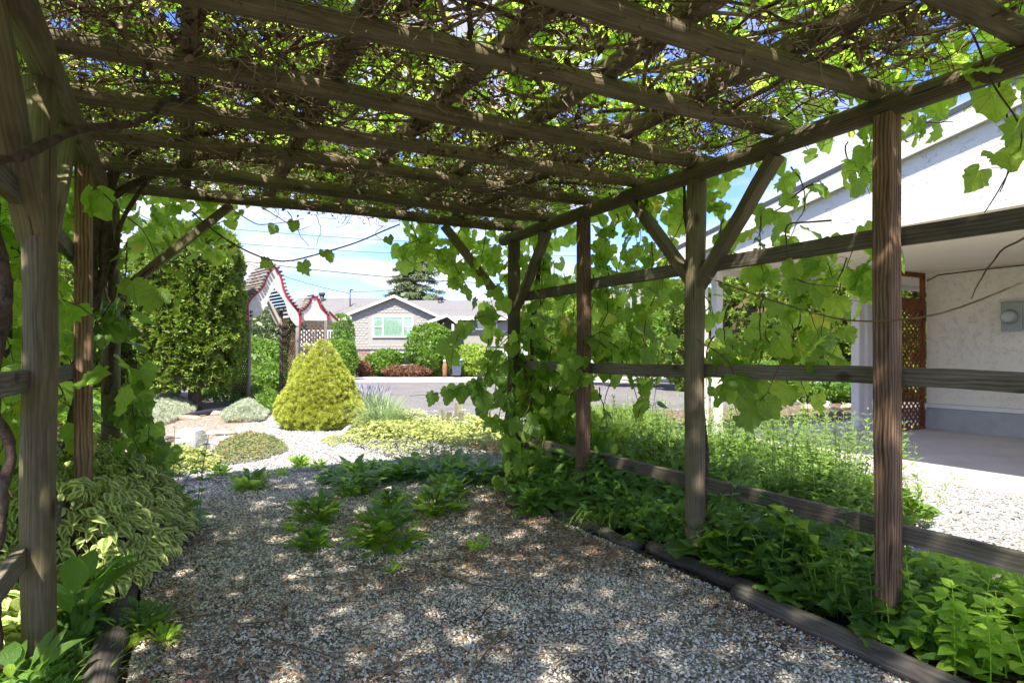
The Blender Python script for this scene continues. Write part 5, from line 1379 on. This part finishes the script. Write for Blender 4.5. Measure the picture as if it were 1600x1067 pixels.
# trees far behind
def tree(px, Y, h, w, mat, n, size, label, seed, trunkh=1.5, kind='ball', name='tree', temps=None):
    shrub(name, label, 'tree', K(px, 600, Y) * [1, 1, 0], w, w * .85, h, M[mat], temps or SP, n, size, kind, .22, trunkh, .2, seed, core=True)
tree(410, 60, 5.8, 3.4, 'spruce', 3500, (.3, .6), 'blue green tree far behind, framed by the arbor opening', 51)
tree(445, 66, 5.2, 3.0, 'green', 3000, (.3, .6), 'green tree far behind, just right of the arbor opening', 52)
tree(340, 64, 7.0, 4.2, 'green', 3500, (.3, .6), 'green tree far behind the tall cedar', 53)
tree(870, 60, 8.6, 4.6, 'green', 4500, (.35, .7), 'broad green tree far behind the right corner vine', 54)
tree(950, 64, 9.0, 4.8, 'spruce', 4000, (.35, .7), 'dull green tree far behind, left of the round braced post', 55)
tree(1040, 70, 9.5, 5.0, 'green', 4000, (.35, .7), 'green tree far behind the round braced post', 56)
tree(1060, 30, 4.6, 2.2, 'green', 5000, (.15, .3), 'leafy green tree beyond the road behind the round braced post', 57)
tree(880, 27, 3.9, 1.7, 'limeshrub', 4200, (.13, .26), 'light green small tree beyond the road behind the second brown post', 58)
tree(1010, 26, 3.0, 1.7, 'green', 3600, (.13, .26), 'bushy small tree beyond the road right of the second brown post', 59, .5)
tree(1500, 40, 7, 4.5, 'green', 3000, (.35, .7), 'tree behind the carport house', 60)
# the tall conifer behind the neighbour's house, with layered boughs
def conifer(c, h, w, label, seed, tip=0.0):
    root = empty('tall_conifer', c, label, 'conifer'); r_ = np.random.default_rng(seed)
    MB().tube([c, c + [0, 0, h * .5], c + [0, 0, h]], [.32, .2, .02], 9).build('trunk', M['trunk'], root, True)
    ps, tips, ups = [], [], []
    BP = []
    for i in range(150):
        q = r_.uniform(.18, .985); L = w * (1 - q) ** .5 * r_.uniform(.65, 1.1) + .25; a = r_.uniform(0, 2 * PI); z0 = h * q
        d = np.array([math.cos(a), math.sin(a), 0]); k = np.linspace(0, 1, 6)
        br = c + np.c_[np.outer(k * L, d[:2]), z0 - .25 * L * k ** 1.5 + .1 * L * k ** 3]
        BP.append(br)
        m = int(26 * L) + 8; kk = r_.uniform(.12, 1, m); p = np.stack([np.interp(kk, k, br[:, j]) for j in range(3)], 1)
        p += np.c_[r_.normal(0, .13 * L * (1.1 - kk)), r_.normal(0, .13 * L * (1.1 - kk)), -np.abs(r_.normal(0, .09, m))]
        ps.append(p); tips.append(nrm(d + np.c_[r_.normal(0, .5, (m, 2)), r_.normal(-.45, .25, m)])); ups.append(nrm(np.c_[r_.normal(0, .3, (m, 2)), np.ones(m)]))
    v, f = tubes(np.array(BP), np.full((len(BP), 6), .04), 3); stuff_part(MB().add(v, [f]), 'boughs', M['trunk'], root)
    p = np.concatenate(ps); o = join_inst(NEED, p, frames(np.concatenate(tips), np.concatenate(ups)), r_.uniform(.3, .62, len(p))).build('foliage', M['spruce'], root, True, origin=c); o['kind'] = 'stuff'
conifer(K(648, 600, 56) * [1, 1, 0], 10.1, 4.6, 'tall layered conifer rising behind the neighbour roof', 71)
conifer(K(1010, 600, 75) * [1, 1, 0], 11.5, 3.4, 'far thin conifer top showing above the right rails', 72)

# ---- low planting: helpers
def bed(name, label, cat, poly, hfun, n, size, temps, mat, tilt=.5, nparts=0, key=None, lay=.5, kind=None, upz=.7, tipz=(-.1, .7)):
    p = sample_poly(poly, n); e = edge_dist(p, poly); h = hfun(p, e)
    z = h * (1 - lay * rng.uniform(0, 1, n) ** 1.5) + .01
    pos = np.c_[p, z]
    tip = nrm(np.c_[rng.normal(0, 1, (n, 2)), rng.uniform(tipz[0], tipz[1], n)]); up = nrm(np.c_[rng.normal(0, tilt, (n, 2)), np.full(n, upz)])
    c = np.append(p.mean(0), 0)
    if nparts:
        root = empty(name, c, label, cat); leaves(root, pos, frames(tip, up), rng.uniform(size[0], size[1], n), key, temps, mat, nparts); return root
    mb = join_inst(temps, pos, frames(tip, up), rng.uniform(size[0], size[1], n)); o = mb.build(name, mat, None, True, origin=c)
    o['kind'] = 'stuff'
    if label: o['label'] = label
    return o
def mound(hh, fall=.15, amp=.3, seed=0): return lambda p, e: hh * np.clip(e / fall, .12, 1) ** .6 * (1 + amp * vnoise(p, 4, seed))
def stems(root, centers, heights, size, temps, mat, key, gap=.045, lean=.15, nparts=0, r=.004, low=None, stemmat=None, tipup=.35, bend=.06, taper=.55):
    centers = np.asarray(centers, float); N_ = len(centers); k = 8
    d = np.c_[rng.normal(0, lean, (N_, 2)), np.ones(N_)]
    P = np.zeros((N_, k, 3)); q = np.linspace(0, 1, k); bx = rng.normal(0, bend, (N_, 2))
    P[:] = centers[:, None, :] + d[:, None, :] * q[None, :, None] * heights[:, None, None]; P[:, :, :2] += bx[:, None, :] * (q ** 2)[None, :, None]
    v, f = tubes(P, np.linspace(1, .4, k)[None] * np.full((N_, 1), r), 4); stuff_part(MB().add(v, [f]), 'stems', stemmat or mat, root)
    ps, tp, up_, sc = [], [], [], []
    for i in range(N_):
        m = int(heights[i] / gap); a0_ = rng.uniform(0, 6.28)
        for j in range(m):
            u = .12 + .88 * j / m; p = np.array([np.interp(u, q, P[i, :, c_]) for c_ in range(3)])
            for s_ in (0, PI):
                a = a0_ + j * 1.57 + s_ + rng.normal(0, .25); dd = np.array([math.cos(a), math.sin(a), 0])
                el = tipup + .6 * (u > .9) + rng.normal(0, .18)
                ps.append(p); tp.append(dd + [0, 0, el]); up_.append(np.array([0, 0, 1.0]) - dd * .3 * el + rng.normal(0, .2, 3)); sc.append(rng.uniform(*size) * (1 - taper * u ** 2))
    leaves(root, np.array(ps), frames(nrm(np.array(tp)), nrm(np.array(up_))), np.array(sc), key, temps, mat, nparts, low)
def rosette(root, c, n, L, temps, mat, key, r=.05, el=(0.1, 1.1), h0=.03, nparts=300, stalk=True):
    a = rng.uniform(0, 2 * PI, n); d = np.c_[np.cos(a), np.sin(a)]; e = rng.uniform(el[0], el[1], n)
    off = rng.uniform(.2, 1, n) * r
    base = np.c_[c[0] + d[:, 0] * off, c[1] + d[:, 1] * off, h0 + c[2] + e * L[1] * .55]
    tip = nrm(np.c_[d, e - .25] + rng.normal(0, .12, (n, 3))); up = nrm(np.c_[-d * .25 * e[:, None], np.ones(n)] + rng.normal(0, .22, (n, 3)))
    leaves(root, base, frames(tip, up), rng.uniform(L[0], L[1], n), key, temps, mat, nparts)
    if stalk:
        g = np.tile(np.array([c[0], c[1], c[2] - .02]), (n, 1)); v, f = tubes(np.stack([g, (g + base) / 2 + [0, 0, .01], base], 1), np.full((n, 3), .0022), 3)
        stuff_part(MB().add(v, [f]), 'stalks', mat, root)

# golden and variegated ground covers
GC = [G(535, 692), G(600, 715), G(700, 724), G(800, 720), G(815, 690), G(780, 668), G(700, 672), G(600, 660), G(545, 672)]
bed('golden_ground_cover', None, None, GC, mound(.30, .35, .25, 1), 9000, (.04, .085), OVL, M['goldcover'], .5)
bed('golden_ground_cover', None, None, [G(225, 732), G(250, 748), G(330, 738), G(345, 722), G(300, 712), G(240, 712)], mound(.16, .2, .3, 2), 3200, (.035, .07), OVL, M['goldcover'], .5)
bed('sedum_mat', None, None, [G(330, 712), G(350, 728), G(400, 722), G(450, 706), G(440, 690), G(390, 684), G(345, 694)], mound(.12, .22, .3, 3), 8000, (.02, .045), OVL, M['sedum'], .7)
bed('sedum_mat', None, None, [G(500, 690), G(520, 700), G(540, 690), G(520, 682)], mound(.05, .1, .3, 13), 500, (.02, .04), OVL, M['goldcover'], .7)
bed('silver_mat', None, None, [G(345, 652), G(350, 662), G(410, 660), G(425, 645), G(400, 638), G(365, 640)], mound(.34, .5, .25, 4), 9000, (.04, .08), NEED, M['silver'], .9, upz=.5, tipz=(.3, 1.2))
bed('silver_mat', None, None, [G(215, 660), G(240, 672), G(285, 655), G(310, 640), G(290, 632), G(225, 636)], mound(.30, .4, .3, 5), 6000, (.05, .09), NEED, M['silver'], .9, upz=.5, tipz=(.2, 1))
bed('garden_weeds', None, None, [G(300, 634), G(400, 636), G(440, 628), G(430, 618), G(300, 620)], mound(.35, .6, .5, 6), 5000, (.08, .18), LANCE, M['green'], .9, tipz=(.2, 1.4))
bed('garden_weeds', None, None, [G(395, 648), G(435, 650), G(440, 632), G(400, 632)], mound(.55, .4, .4, 7), 2600, (.08, .16), LANCE, M['green'], .9, tipz=(.3, 1.4))
bed('garden_weeds', None, None, [G(60, 660), G(215, 700), G(215, 640), G(60, 630)], mound(.4, .6, .4, 8), 6000, (.08, .18), OVL, M['green'], .8, tipz=(.2, 1.2))
bed('lawn_grass', None, None, [(-30, 37.5, 0), (30, 37.5, 0), (30, 41, 0), (-30, 41, 0)], mound(.12, .3, .3, 9), 9000, (.1, .22), BL, M['grass'], .9, tipz=(.5, 1.5))
bed('verge_grass', None, None, [W(5.6, 3.3), W(7.6, 4.4), W(9.3, 6.2), W(8.2, 7.4), W(7.4, 6.5), W(5.6, 5.2)], mound(.30, .4, .5, 10), 14000, (.12, .32), BL + LANCE[:0], M['grass'], .9, tipz=(.5, 1.7))
# lavender, fountain grass, white lace flowers
lav = empty('lavender_bush', G(572, 640), 'lavender bush with pale purple spikes right of the golden cone conifer', 'lavender')
c = world_loc(lav); n = 900; a = rng.uniform(0, 2 * PI, n); e = rng.uniform(.8, 2.6, n); d = nrm(np.c_[np.cos(a), np.sin(a), e])
base = c + np.c_[rng.normal(0, .22, (n, 2)), np.zeros(n)]
mbx = join_inst(BL, base, frames(d, nrm(np.c_[-d[:, :2], np.full(n, .5)])), rng.uniform(.3, .55, n)); stuff_part(mbx, 'foliage', M['lavleaf'], lav)
m = 110; tipp = base[:m] + d[:m] * rng.uniform(.4, .6, (m, 1)); v, f = tubes(np.stack([tipp, tipp + d[:m] * .06, tipp + d[:m] * .13], 1), np.array([[.008, .014, .004]]) * np.ones((m, 1)), 5)
stuff_part(MB().add(v, [f]), 'flower_spikes', M['lavflower'], lav)
fgx = empty('fountain_grass', G(598, 684), 'fountain of fine blue green grass behind the golden ground cover', 'grass clump')
c = world_loc(fgx); n = 620; a = rng.uniform(0, 2 * PI, n); e = rng.uniform(1.0, 5, n); d = nrm(np.c_[np.cos(a), np.sin(a), e])
mbx = join_inst([blade(.008, .25), blade(.008, .6)], c + np.c_[rng.normal(0, .07, (n, 2)), np.zeros(n)], frames(d, nrm(np.c_[-d[:, :2], np.full(n, .3)])), rng.uniform(.5, .95, n)); stuff_part(mbx, 'blades', M['bluegrass'], fgx)
def lace(px, py, label, n, spreadx, h):
    r_ = empty('lace_flower', G(px, py), label, 'wildflower'); c = world_loc(r_)
    b0 = c + np.c_[rng.normal(0, .1, (n, 2)), np.zeros(n)]; tp = b0 + np.c_[rng.normal(0, spreadx, (n, 2)), rng.uniform(h * .55, h, n)]
    v, f = tubes(np.stack([b0, (b0 + tp) / 2 + [0, 0, .05], tp], 1), np.full((n, 3), .0035), 3); stuff_part(MB().add(v, [f]), 'stems', M['weed'], r_)
    k = 26; pp = np.repeat(tp, k, 0) + np.c_[rng.normal(0, .035, (n * k, 2)), rng.normal(0, .008, n * k)]
    stuff_part(join_inst([ovate(.45, .1, .1, 2)], pp, frames(rand_dirs(n * k, -.1, .4), nrm(np.c_[rng.normal(0, .3, (n * k, 2)), np.ones(n * k)])), rng.uniform(.012, .03, n * k)), 'florets', M['whiteflower'], r_)
    ll = rng.integers(0, n, n * 8); q = b0[ll] + (tp[ll] - b0[ll]) * rng.uniform(.05, .8, (n * 8, 1))
    stuff_part(join_inst(LANCE, q, frames(rand_dirs(n * 8, .1, .9), rand_dirs(n * 8, .2, 1)), rng.uniform(.05, .12, n * 8)), 'foliage', M['weed'], r_)
lace(640, 680, 'cloud of white lacy flowers behind the golden ground cover beside the fountain grass', 40, .20, .42)
lace(668, 684, 'second cluster of white lacy flowers nearer the split post stub', 20, .14, .34)
lace(745, 690, 'few tall thin stems with white flower heads right of the split post stub', 8, .22, .5)

# dark hostas by the far right post
hostas = []
for i in range(30):
    if i < 18: s, t = rnd.uniform(4.05, 5.95), rnd.uniform(2.62, 3.35)
    else: s, t = rnd.uniform(5.75, 6.7), rnd.uniform(1.35, 3.1)
    if rnd.random() < .2 and i > 18: s += .15
    hostas.append((s, t))
hostas.sort(key=lambda q: q[0])
for i, (s, t) in enumerate(hostas):
    r_ = empty('hosta_clump', W(s, t, 0), None, 'hosta', 'dark hostas round the far right corner post')
    r_['label'] = 'dark green hosta clump in the leafy mass around the far right corner post'
    rosette(r_, W(s, t, 0), 34, (.10, .19), OV + LANCE[:1], M['darkplant'], 'hosta', .16, (.1, 1.3), .02, 16)
# dense dark greenery at the foot of the right fence
bed('fence_foot_weeds', None, None, [W(3.9, 2.75), W(3.9, 3.5), W(5.9, 3.6), W(5.9, 3.0)], mound(.42, .2, .3, 14), 3800, (.09, .17), LANCE, M['darkplant'], .8, tipz=(-.6, .8))
bed('fence_foot_weeds', None, None, [W(1.4, 2.78), W(1.4, 3.7), W(4.2, 3.9), W(4.2, 2.85), W(2.5, 2.85)], mound(.22, .2, .5, 15), 5200, (.06, .13), OVL + LANCE, M['darkplant'], .8, tipz=(-.3, .9))
# tufts in the gravel
TUFT = [(495, 812, .17, 'leafy dark tuft in the gravel, left of the middle pair'), (487, 855, .12, 'small flat tuft in the gravel below the left leafy tuft'), (392, 764, .16, 'low green tuft at the left where the gravel turns white'),
        (603, 850, .22, 'largest leafy tuft in the middle of the gravel path'), (608, 793, .14, 'pointed small tuft just behind the largest leafy tuft'), (680, 800, .18, 'leafy tuft in the gravel right of the largest one'), (700, 775, .16, 'tuft behind the right leafy tuft, close to the hostas'), (545, 775, .08, 'tiny tuft between the left leafy tuft and the dark hostas'), (748, 858, .07, 'tiny bright weed alone on the gravel right of the largest tuft'), (820, 806, .07, 'tiny weed in the gravel below the hostas by the corner'), (612, 893, .045, 'seedling on the gravel in front of the largest tuft'), (455, 830, .05, 'tiny two leaf seedling left of the small flat tuft'), (470, 728, .11, 'spindly weed standing in the white gravel'), (500, 730, .09, 'second spindly weed in the white gravel, right of the first'), (440, 742, .08, 'low weed in the white gravel nearest the left'), (220, 990, .12, 'ferny weed beside the cracked log in the bottom left'), (255, 1003, .06, 'small ferny weed right of the cracked log, bottom left'), (560, 770, .10, 'small dark tuft just left of the hosta drift'), (345, 742, .10, 'weed at the end of the golden ground cover on the left')]
for px, py, L, lab in TUFT:
    L *= 1.12
    r_ = empty('leafy_weed', G(px, py), lab, 'weed')
    n = int(22 + L * 260)
    rosette(r_, G(px, py), n, (L * .30, L * .62), OV + GR[:1], M['grape'] if py > 745 and L > .1 else M['mint'], 'tuft', L * 1.0, (.0, 1.6), .01, 70)
    if L > .11: rosette(r_, G(px, py) + [0, 0, L * .35], n // 2, (L * .30, L * .55), OV, M['darkplant'], 'tuft2', L * .6, (.4, 1.6), .01, 30)
# dark hosta drift across the path end
for i in range(15):
    px = 520 + i * 13 + rnd.uniform(-5, 5); py = 752 - i * 1.0 + rnd.uniform(-6, 6)
    r_ = empty('hosta_clump', G(px, py), 'dark green hosta clump in the drift crossing the end of the gravel path', 'hosta', 'hostas in a drift across the path end')
    rosette(r_, G(px, py), 30, (.09, .16), OV, M['darkplant'], 'hosta', .13, (.1, 1.1), .0, 14)
# strappy grass at the right kerb
sg = empty('strappy_grass', G(950, 820), 'tuft of arching strappy grass beside the log end, left of the round braced post', 'grass clump'); c = world_loc(sg)
n = 260; a = rng.uniform(0, 2 * PI, n); e = rng.uniform(.4, 2.6, n); d = nrm(np.c_[np.cos(a), np.sin(a), e])
stuff_part(join_inst([blade(.013, .5), blade(.012, .9)], c + np.c_[rng.normal(0, .13, (n, 2)), np.zeros(n)], frames(d, nrm(np.c_[-d[:, :2], np.full(n, .3)])), rng.uniform(.2, .45, n)), 'blades', M['grass'], sg)
bg_ = empty('strappy_grass', W(2.85, -.38, 0), 'pale grass blades at the foot of the thick round post, bottom left corner', 'grass clump'); c = world_loc(bg_)
n = 110; a = rng.uniform(0, 2 * PI, n); e = rng.uniform(.3, 2.0, n); d = nrm(np.c_[np.cos(a), np.sin(a), e])
stuff_part(join_inst([blade(.014, .5), blade(.012, .9)], c + np.c_[rng.normal(0, .12, (n, 2)), np.zeros(n)], frames(d, nrm(np.c_[-d[:, :2], np.full(n, .3)])), rng.uniform(.15, .35, n)), 'blades', M['grass'], bg_)

# variegated bush on the left
VAR = [ovate(.27, .4, .25, 5), ovate(.23, .2, .35, 5), ovate(.25, .6, .15, 5)]
vb = empty('variegated_bush', W(4.9, -.55, 0), 'cream edged variegated ground cover heaped over the left log behind the posts', 'variegated plant')
def leafheap(root, poly, hf, n, size, temps, mat, key, nparts, out=None):
    p = sample_poly(poly, n); e = edge_dist(p, poly); h = hf(p, e); z = h * (1 - .35 * rng.uniform(0, 1, n) ** 1.2) + .02
    gx = p - np.asarray(poly)[:, :2].mean(0); gx = gx / (np.linalg.norm(gx, axis=1, keepdims=True) + .01)
    k = np.clip(1 - e / .35, 0, 1)[:, None]
    tip = nrm(np.c_[gx * (.4 + k) + rng.normal(0, .6, (n, 2)), rng.uniform(-.75, .25, n)]); up = nrm(np.c_[gx * k * 1.1 + rng.normal(0, .35, (n, 2)), np.ones(n)])
    leaves(root, np.c_[p, z], frames(tip, up), rng.uniform(size[0], size[1], n), key, temps, mat, nparts)
leafheap(vb, [W(3.75, -.22), W(4.5, .02), W(5.1, .12), W(5.8, .06), W(6.3, -.3), W(6.2, -1.3), W(4.8, -1.5), W(3.7, -1.2)], mound(.58, .30, .22, 31), 5600, (.055, .105), VAR, M['varieg'], 'varieg', 290)
vb2 = empty('variegated_bush', W(3.6, -1.2, 0), 'pale variegated patch outside the left rails at the left edge', 'variegated plant')
leafheap(vb2, [W(2.9, -.6), W(3.7, -.6), W(4.6, -1.0), W(5.6, -1.4), W(5.6, -3.0), W(2.6, -2.6)], mound(.42, .25, .3, 32), 3600, (.08, .13), VAR, M['varieg'], 'varieg', 120)
stemr = empty('leafy_weed', W(4.9, -.1, 0), 'tall dark leaved weeds growing up through the right end of the variegated heap', 'weed')
stems(stemr, np.array([W(5.3 + rnd.uniform(-.3, .3), -.05 + rnd.uniform(-.15, .2), 0) for _ in range(14)]), rng.uniform(.5, .85, 14), (.09, .14), OV, M['darkplant'], 'ovd', .09, .2, 90)
# broad dock leaves lower left
dock = empty('dock_plant', W(3.35, -.36, 0), 'broad upright dock leaves between the thick round post and the cracked log', 'dock')
rosette(dock, W(3.35, -.38, 0), 16, (.14, .24), OV, M['darkplant'], 'dock', .10, (.6, 2.2), .0, 30)
dock2 = empty('dock_plant', W(2.86, -.50, 0), 'lobed pale dandelion leaves in the very bottom left corner', 'dandelion')
rosette(dock2, W(2.86, -.52, 0), 26, (.10, .18), OV + LANCE, M['darkgrape'], 'dock', .12, (.4, 1.8), .0, 40)
dock3 = empty('dock_plant', W(3.7, -.5, 0), 'dark broad leaves under the rail between the thick round post and the square post', 'dock')
for q in ((3.55, -.55), (3.8, -.45), (4.0, -.35), (3.3, -.7)): rosette(dock3, W(q[0], q[1], 0), 22, (.12, .22), OV, M['varieg'] if q[0] < 3.6 else M['darkplant'], 'dk' + str(q[0] < 3.6), .14, (.3, 1.5), .0, 40)
bed('fence_foot_weeds', None, None, [W(2.5, -.32), W(2.5, -.9), W(4.4, -.9), W(4.4, -.30)], mound(.14, .1, .4, 16), 3000, (.05, .11), OVL + LANCE, M['darkplant'], .8)

# big leaved plants at the right
def bigleaf(c, n, L, label, el=(.2, 1.2), spread=.12, temps=None):
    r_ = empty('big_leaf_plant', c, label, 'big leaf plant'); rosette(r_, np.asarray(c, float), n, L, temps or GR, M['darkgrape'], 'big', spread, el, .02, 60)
bigleaf(W(2.95, 2.98, 0), 11, (.22, .34), 'broad crinkled leaf plant at the foot of the round braced post', (.1, 1.0))
bigleaf(W(2.35, 3.2, 0), 12, (.2, .31), 'very broad leaf plant behind the lowest right rail, left of the nearest brown post', (.6, 1.5))
bigleaf(W(1.25, 3.3, 0), 9, (.22, .32), 'broad leaf plant just right of the nearest brown post behind the rail', (.4, 1.2))
bigleaf(W(2.2, 2.86, 0), 9, (.12, .2), 'low leafy plant spilling over the log left of the nearest brown post', (.0, .7))
bigleaf(W(2.62, 2.86, 0), 12, (.13, .23), 'leafy plant leaning over the log midway between the round and nearest brown posts', (.0, .9))
bigleaf(W(3.35, 2.9, 0), 10, (.10, .18), 'dark leafy plant at the far side of the round braced post foot', (.0, .9))
bigleaf(W(1.72, 2.78, 0), 7, (.10, .17), 'drooping leaf plant on the log right in front of the nearest brown post', (-.1, .6))
# dark leafy stems left of the nearest brown post
ds = empty('leafy_weed', W(2.4, 2.95, 0), 'stand of dark leafy stems inside the right fence between the round and nearest brown posts', 'weed')
stems(ds, np.array([W(rnd.uniform(2.0, 2.75), rnd.uniform(2.84, 3.2), 0) for _ in range(34)]), rng.uniform(.25, .62, 34), (.08, .14), OV, M['darkplant'], 'ovd', .07, .25, 280)
ds2 = empty('leafy_weed', W(2.0, 2.9, 0), 'mid green bushy weeds at the base of the nearest brown post, left side', 'weed')
stems(ds2, np.array([W(rnd.uniform(1.75, 2.15), rnd.uniform(2.8, 3.15), 0) for _ in range(22)]), rng.uniform(.15, .42, 22), (.07, .12), OV, M['darkgrape'], 'ovg', .06, .25, 200)
# mint in the bottom right corner
mt = empty('mint_patch', W(1.3, 2.95, 0), 'bright green mint patch in the bottom right corner', 'mint')
stems(mt, np.array([W(rnd.uniform(.75, 1.72), rnd.uniform(2.74, 3.6), 0) for _ in range(90)]), rng.uniform(.16, .40, 90), (.065, .11), MINT, M['mint'], 'mint', .038, .15, 300, taper=.35)
tw = empty('leafy_weed', W(1.35, 3.15, 0), 'tall airy weed rising above the mint at the right edge', 'weed')
stems(tw, np.array([W(1.32, 3.2, 0), W(1.25, 3.3, 0), W(1.1, 3.5, 0)]), np.array([.80, .88, .8]), (.08, .12), OV, M['mint'], 'ovm', .085, .08, 120, .005)
# pale tall weeds outside the right fence
pw = empty('pale_weed_stand', W(3.9, 4.3, 0), 'tall pale green leafy weeds outside the right fence left of the gravel', 'weed')
cen = sample_poly([W(2.55, 4.0), W(2.7, 5.0), W(4.0, 5.9), W(5.8, 6.0), W(6.4, 4.8), W(5.4, 3.9), W(3.6, 3.8)], 520)
stems(pw, np.c_[cen, np.zeros(len(cen))], rng.uniform(.35, .9, len(cen)), (.06, .13), LANCE, M['weed'], 'weed', .05, .12, 250, .0035, [ovate(.15, .3, .2, 2)], M['weed'], .7)
bed('weed_undergrowth', None, None, [W(2.4, 3.7), W(2.7, 5.0), W(4.0, 5.9), W(5.8, 6.0), W(6.4, 4.6), W(5.4, 3.5), W(3.6, 3.4)], mound(.32, .3, .4, 18), 7000, (.07, .14), OVL + LANCE, M['green'], .8, tipz=(0, 1.2))
bed('weed_undergrowth', None, None, [G(1240, 775), G(1290, 785), G(1350, 780), G(1350, 762), G(1260, 760)], mound(.16, .1, .4, 19), 900, (.05, .09), OVL, M['limeshrub'], .8, tipz=(0, 1))
bed('gravel_edge_weeds', None, None, [W(-.2, 3.3), W(-.2, 4.2), W(1.6, 4.3), W(2.3, 4.0), W(1.8, 3.3)], mound(.20, .2, .5, 20), 2200, (.05, .10), OVL, M['mint'], .8, tipz=(0, 1))
for i, (px, py) in enumerate(((1490, 752), (1420, 772))):
    r_ = empty('leafy_weed', G(px, py), ['small weed growing at the edge of the carport floor', 'tiny weed on the white side gravel left of the floor edge weed'][i], 'weed'); rosette(r_, G(px, py), 9, (.07, .13), LANCE, M['weed'], 'fw', .03, (.2, 1.2), .0, 20)
